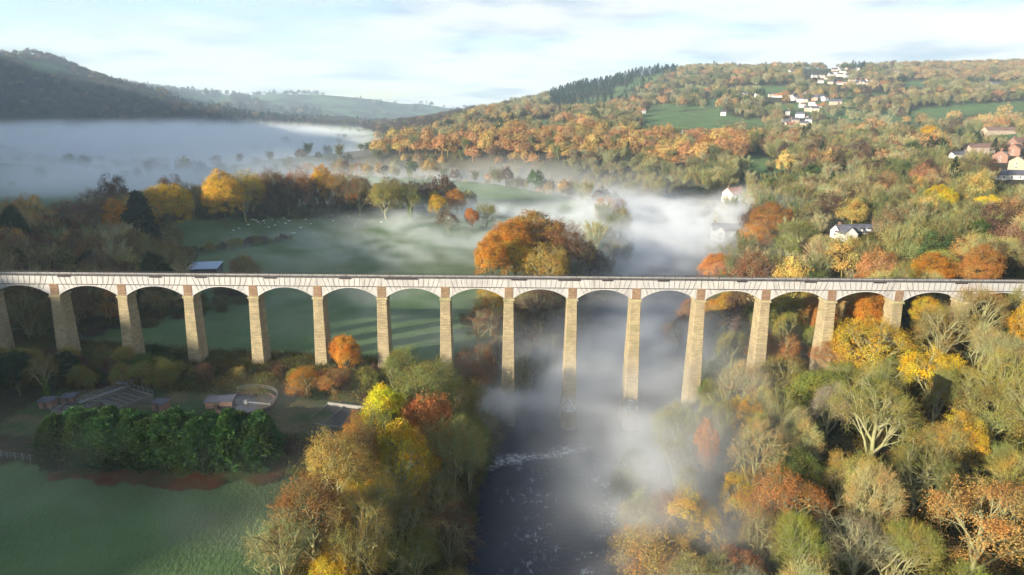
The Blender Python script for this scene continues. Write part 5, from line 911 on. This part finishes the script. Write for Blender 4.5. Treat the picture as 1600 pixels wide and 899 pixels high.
# dark plantation along the crest of the middle hill, brown mountain woods with shade put into their tints
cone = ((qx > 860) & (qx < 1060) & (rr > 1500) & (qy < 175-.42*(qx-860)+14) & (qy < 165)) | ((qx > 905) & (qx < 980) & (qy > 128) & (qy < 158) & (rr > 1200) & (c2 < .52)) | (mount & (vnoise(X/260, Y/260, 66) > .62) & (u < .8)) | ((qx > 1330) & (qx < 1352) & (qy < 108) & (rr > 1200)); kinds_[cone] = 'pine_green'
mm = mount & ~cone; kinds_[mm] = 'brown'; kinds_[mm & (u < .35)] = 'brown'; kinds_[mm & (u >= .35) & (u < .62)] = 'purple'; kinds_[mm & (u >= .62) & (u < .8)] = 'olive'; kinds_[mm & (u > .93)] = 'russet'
kinds_[ROWB & (RG.random(n) < .75)] = 'brown'; larch = (qx > 1410) & (qy < 122) & (rr > 1700) & (u < .55); kinds_[larch] = 'copper'
for i in range(n):
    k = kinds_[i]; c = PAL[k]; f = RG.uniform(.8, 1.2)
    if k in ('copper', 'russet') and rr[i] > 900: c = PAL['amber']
    g_ = .24+.14*min(1, rr[i]/1200.); f *= .7 if mount[i] else 1; lum = sum(c)/3; tint[i, :3] = [(v*(1-g_)+lum*g_)*f*RG.uniform(.93, 1.07) for v in c]  # mountain trees darkened further, painting the slope's shade into the tint
    idx[i] = (RG.choice(CONS) if k in ('pine_green',) or (k == 'dark_green' and u[i] < .5) else RG.choice(FANS) if k in ('straw', 'mossy') or (k in ('khaki', 'olive') and RG.random() < .7) else (4 if RG.random() < .6 else RG.integers(0, 5)) if k in ('khaki', 'olive', 'brown', 'purple') else RG.integers(0, 4))
nearl = (rr < 480) & (idx < 4); idx[nearl] = 4; s = K*RG.uniform(.55, 1.28, n); s[belt] *= 1.15; s3 = np.c_[s*RG.uniform(.85, 1.15, n), s*RG.uniform(.85, 1.15, n), s*RG.uniform(.85, 1.1, n)*np.where(K > 1.3, .8, 1)]
scatter('woodland', np.c_[X, Y, Z-.4], s3, RG.uniform(0, 6.28, n), idx, tint, VO, 'autumn woodland spreading over the valley sides and the hills')
# undergrowth: low brush and ivy on the floor of the near woods
US = []
for i in range(3):
    R = np.random.default_rng(300+i); tm = TM(); n_ = 480; P = np.c_[R.normal(0, .8, (n_, 2)), np.abs(R.normal(.5, .4, n_))]; tm.q(*cards(P, np.c_[P[:, :2], np.ones(n_)], .19, R)); d = unit(np.c_[R.normal(0, .5, (300, 2)), np.ones(300)]); B = np.c_[R.normal(0, .7, (300, 2)), np.zeros(300)]; s_ = unit(np.cross(d, R.normal(0, 1, B.shape)))*.02; V = np.stack([B-s_, B+s_, B+d*R.uniform(.8, 2.2, (300, 1))], 1).reshape(-1, 3); tm.t(V, np.arange(900).reshape(-1, 3))
    me = tm.mesh('undergrowth', np.clip(R.normal(.5, .2, n_+300), 0, 1)); me.materials.append(M_LEAFI); US.append(bpy.data.objects.new('undergrowth_source', me))
g = np.r_[RG.uniform([10, 55], [150, 172], (9000, 2)), RG.uniform([-60, 60], [12, 172], (5200, 2)), RG.uniform([-170, 150], [-20, 176], (3600, 2)), RG.uniform([0, 172], [260, 340], (9000, 2)), RG.uniform([-260, 172], [-60, 470], (6000, 2)), RG.uniform([-40, 114], [-30, 122], (100, 2))]
rd = riverdist(g[:, 0], g[:, 1]); k = (rd > 6.5) & (np.hypot(g[:, 0]-SHED[0], g[:, 1]-SHED[1]+6) > 14) & ~(infields(g[:, 0], g[:, 1]) & ~inpoly(g[:, 0], g[:, 1], [(-110, 150), (-20, 146), (-20, 160), (-110, 162)])); g = g[k]; n = len(g); z = ground(g[:, 0], g[:, 1]); tint = np.ones((n, 4)); nn_ = fbm(g[:, 0]/9, g[:, 1]/9, 61, 3)
for i in range(n): tint[i, :3] = np.array(PAL['olive' if nn_[i] < .42 else 'mossy' if nn_[i] < .52 else 'brown' if nn_[i] < .6 else 'khaki' if nn_[i] < .68 else 'green'])*RG.uniform(.35, .7)  # tints cut down to put the shade of the gaps into the brush
s = RG.uniform(.7, 1.9, n); scatter('undergrowth', np.c_[g, z-.1], np.c_[s, s, s*RG.uniform(.6, 1.2, n)], RG.uniform(0, 6.28, n), RG.integers(0, 3, n), tint, US, 'low brambles, ivy and brush under the trees')
# bracken strip between the meadow and the conifer screen
R = RG; pts = []
for f in np.linspace(0, 1, 1500):
    q = [(95, 745), (200, 757), (300, 760), (440, 752)]; px = 90+355*f; py = np.interp(px, [a[0] for a in q], [a[1] for a in q])-6
    pts.append((px, py+R.uniform(-9, 6)))
a0 = np.array([hit(px, py) for px, py in pts[::60]]); gx = np.interp(np.arange(1500), np.arange(0, 1500, 60), a0[:, 0])+R.normal(0, .4, 1500); gy = np.interp(np.arange(1500), np.arange(0, 1500, 60), a0[:, 1])+R.normal(0, .55, 1500); n = 1500; tint = np.ones((n, 4))
for i in range(n): tint[i, :3] = np.array((.17, .095, .055) if vnoise(gx[i]/3, gy[i]/2, 8) > .46 else (.12, .09, .045) if vnoise(gx[i]/2, gy[i], 18) > .5 else (.10, .115, .04))*R.uniform(.8, 1.2)
s = R.uniform(.35, .7, n); scatter('bracken', np.c_[gx, gy, ground(gx, gy)-.1], np.c_[s, s, s*.7], R.uniform(0, 6.28, n), R.integers(0, 3, n), tint, US, 'reddish dead bracken along the meadow edge')
print('WOOD', len(X))

# ------------------------------------------------------------------ air: even haze, and the valley mist lying in the low ground
hm = bpy.data.materials.new('haze_air'); hm.use_nodes = True; nt = hm.node_tree; nt.nodes.clear(); o_ = nt.nodes.new('ShaderNodeOutputMaterial'); v_ = nt.nodes.new('ShaderNodeVolumePrincipled')
v_.inputs['Color'].default_value = (.62, .81, 1.0, 1); v_.inputs['Density'].default_value = HAZE = 1.1e-4; v_.inputs['Anisotropy'].default_value = .1; nt.links.new(v_.outputs[0], o_.inputs['Volume'])
b = MB(); b.box(-6650, 6650, -6650, 6650, float(GZ.min())-3, float(GZ.max())+30); b.build('haze', hm, kind='stuff', label='pale blue haze thickening over the distant hills')
mm_ = bpy.data.materials.new('mist_air'); mm_.use_nodes = True; nt = mm_.node_tree; nt.nodes.clear(); o_ = nt.nodes.new('ShaderNodeOutputMaterial'); v_ = nt.nodes.new('ShaderNodeVolumePrincipled')
v_.inputs['Color'].default_value = (.93, .96, 1.0, 1); v_.inputs['Density'].default_value = 1.0; v_.inputs['Anisotropy'].default_value = .15; nt.links.new(v_.outputs[0], o_.inputs['Volume'])
def mist(name, lo, hi, res, n, fn, nsc, nlo, nhi, label, stretch=(1, 1, 2.)):
    "fn(x, y) -> density, top, softness: how the mist lies over the ground; broken up by noise inside the volume"
    xs = np.linspace(lo[0], hi[0], n[0]); ys = np.linspace(lo[1], hi[1], n[1]); gx, gy = np.meshgrid(xs, ys); gx = gx.ravel(); gy = gy.ravel(); D, T, Sf = fn(gx, gy)
    i, j = np.meshgrid(np.arange(n[0]-1), np.arange(n[1]-1)); i = i.ravel(); j = j.ravel(); me = mesh(name, np.c_[gx, gy, gx*0], np.c_[j*n[0]+i, j*n[0]+i+1, (j+1)*n[0]+i+1, (j+1)*n[0]+i])
    for nm, d in (('dens', D), ('top', T), ('soft', Sf)): a = me.attributes.new(nm, 'FLOAT', 'POINT'); a.data.foreach_set('value', d.astype(np.float32))
    o = obj(name, me, mm_, kind='stuff', label=label); ng = bpy.data.node_groups.new(name, 'GeometryNodeTree'); ng.interface.new_socket('Geometry', in_out='INPUT', socket_type='NodeSocketGeometry'); ng.interface.new_socket('Geometry', in_out='OUTPUT', socket_type='NodeSocketGeometry')
    N = ng.nodes.new; L = ng.links.new; gi, go, vc, pos = N('NodeGroupInput'), N('NodeGroupOutput'), N('GeometryNodeVolumeCube'), N('GeometryNodeInputPosition')
    flat = N('ShaderNodeVectorMath'); flat.operation = 'MULTIPLY'; flat.inputs[1].default_value = (1, 1, 0); L(pos.outputs[0], flat.inputs[0])
    def samp(nm):
        ss = N('GeometryNodeSampleNearestSurface'); ss.data_type = 'FLOAT'; na = N('GeometryNodeInputNamedAttribute'); na.data_type = 'FLOAT'; na.inputs[0].default_value = nm; L(gi.outputs[0], ss.inputs[0]); L(na.outputs[0], ss.inputs['Value']); L(flat.outputs[0], ss.inputs['Sample Position']); return ss.outputs[0]
    def mth(op, a, b=None, clamp=False):
        q = N('ShaderNodeMath'); q.operation = op; q.use_clamp = clamp
        for k, v in enumerate((a, b)):
            if v is None: continue
            if isinstance(v, (int, float)): q.inputs[k].default_value = v
            else: L(v, q.inputs[k])
        return q.outputs[0]
    sx = N('ShaderNodeSeparateXYZ'); L(pos.outputs[0], sx.inputs[0]); st = N('ShaderNodeVectorMath'); st.operation = 'MULTIPLY'; st.inputs[1].default_value = stretch; L(pos.outputs[0], st.inputs[0])
    def nse(sc, det, w):
        q = N('ShaderNodeTexNoise'); q.inputs['Scale'].default_value = sc; q.inputs['Detail'].default_value = det; q.inputs['Roughness'].default_value = .55; q.inputs['Distortion'].default_value = w; L(st.outputs[0], q.inputs['Vector']); return q.outputs[0]
    n1, n2 = nse(nsc, 5, 1.6), nse(nsc*.31, 2, 0)
    top = mth('ADD', samp('top'), mth('MULTIPLY', mth('SUBTRACT', n2, .5), 38. if nsc < .02 else 16.)); f = mth('DIVIDE', mth('SUBTRACT', top, sx.outputs[2]), samp('soft'), True)
    mr = N('ShaderNodeMapRange'); mr.interpolation_type = 'SMOOTHSTEP'; mr.inputs[1].default_value = nlo; mr.inputs[2].default_value = nhi; mr.inputs[3].default_value = .12 if nsc < .02 else .0; L(n1, mr.inputs[0])
    L(mth('MULTIPLY', mth('MULTIPLY', mth('MULTIPLY', f, f), mr.outputs[0]), samp('dens')), vc.inputs['Density'])
    vc.inputs['Min'].default_value = lo; vc.inputs['Max'].default_value = hi
    for a_, r_ in zip('XYZ', res): vc.inputs['Resolution '+a_].default_value = r_
    sm = N('GeometryNodeSetMaterial'); sm.inputs['Material'].default_value = mm_; L(vc.outputs[0], sm.inputs[0]); L(sm.outputs[0], go.inputs[0]); md = o.modifiers.new('mist', 'NODES'); md.node_group = ng; return o
def blob(x, y, cx, cy, rx, ry, rot=0):
    c, s = math.cos(rot), math.sin(rot); u = ((x-cx)*c+(y-cy)*s)/rx; v = (-(x-cx)*s+(y-cy)*c)/ry; return np.exp(-(u*u+v*v))
def valley(x, y):
    g = ground(x, y); rv_ = riverdist(x, y); low = 1-smooth(30, 60, g)
    left = smooth(-60, -260, x-.10*(y-450)) if False else smooth(40, -240, x-.02*(y-450))
    d = .019*low*smooth(450, 540, y+.25*np.minimum(x+60, 0))*left
    d = np.maximum(d, .017*np.exp(-(np.maximum(rv_, 0)/55)**2)*smooth(500, 600, y)*smooth(240, 100, x)*low)     # the band along the river bend
    d *= 1-.75*smooth(1500, 2500, y)
    edge = smooth(0, 60, x-(-1500))*smooth(0, 50, 330-x)*smooth(0, 60, y-440)*smooth(0, 200, 3400-y)
    return d*edge, 44+24*smooth(550, 1700, y)*smooth(-250, -900, x), 32+0*x
def riverside(x, y):
    g = ground(x, y); rv_ = riverdist(x, y); d = .006*np.exp(-(np.maximum(rv_, 0)/16)**2)*smooth(300, 220, y)*smooth(0, 22, x-.1*(y-104))
    d += .04*np.exp(-(np.maximum(rv_-4, 0)/34)**2)*smooth(250, 370, y)                                      # thick over the reach beyond the bridge
    d += .065*blob(x, y, -30, 420, 85, 50)+.034*blob(x, y, -45, 335, 75, 45)+.007*blob(x, y, -60, 240, 60, 50)  # over the sheep field
    d += .040*blob(x, y, 33, 131, 12, 20, -.15)+.046*blob(x, y, 23, 104, 12, 26)+.016*blob(x, y, -25, 205, 40, 32)+.045*blob(x, y, 45, 185, 22, 35)+.06*blob(x, y, 8, 180, 18, 24)+.06*blob(x, y, -4, 154, 9, 12)  # wisps off the weir, and mist added to soften the aqueduct's shadow stripes
    d += .012*blob(x, y, -42, 134, 16, 14)+.012*blob(x, y, -60, 90, 34, 22)+.006*blob(x, y, -115, 165, 25, 14)
    d += .07*blob(x, y, 135, 380, 40, 60)                                                                  # the bank by the white house
    e = smooth(0, 25, x+180)*smooth(0, 25, 230-x)*smooth(0, 15, y-78)*smooth(0, 40, 640-y)
    top = 24+12*blob(x, y, 110, 400, 70, 110)+g*.35*(g > 5)+8*blob(x, y, 30, 150, 40, 70); return d*e, top, 15+0*x
mist('mist', (-1500, 440, 0), (330, 3400, 96), (150, 240, 30), (90, 140), valley, .0060, .36, .58, 'thick blue white morning mist filling the valley floor beyond the fields')
mist('mist', (-180, 78, -2), (230, 640, 56), (140, 190, 28), (110, 150), riverside, .036, .43, .60, 'thin drifting mist rising off the river and the near fields')
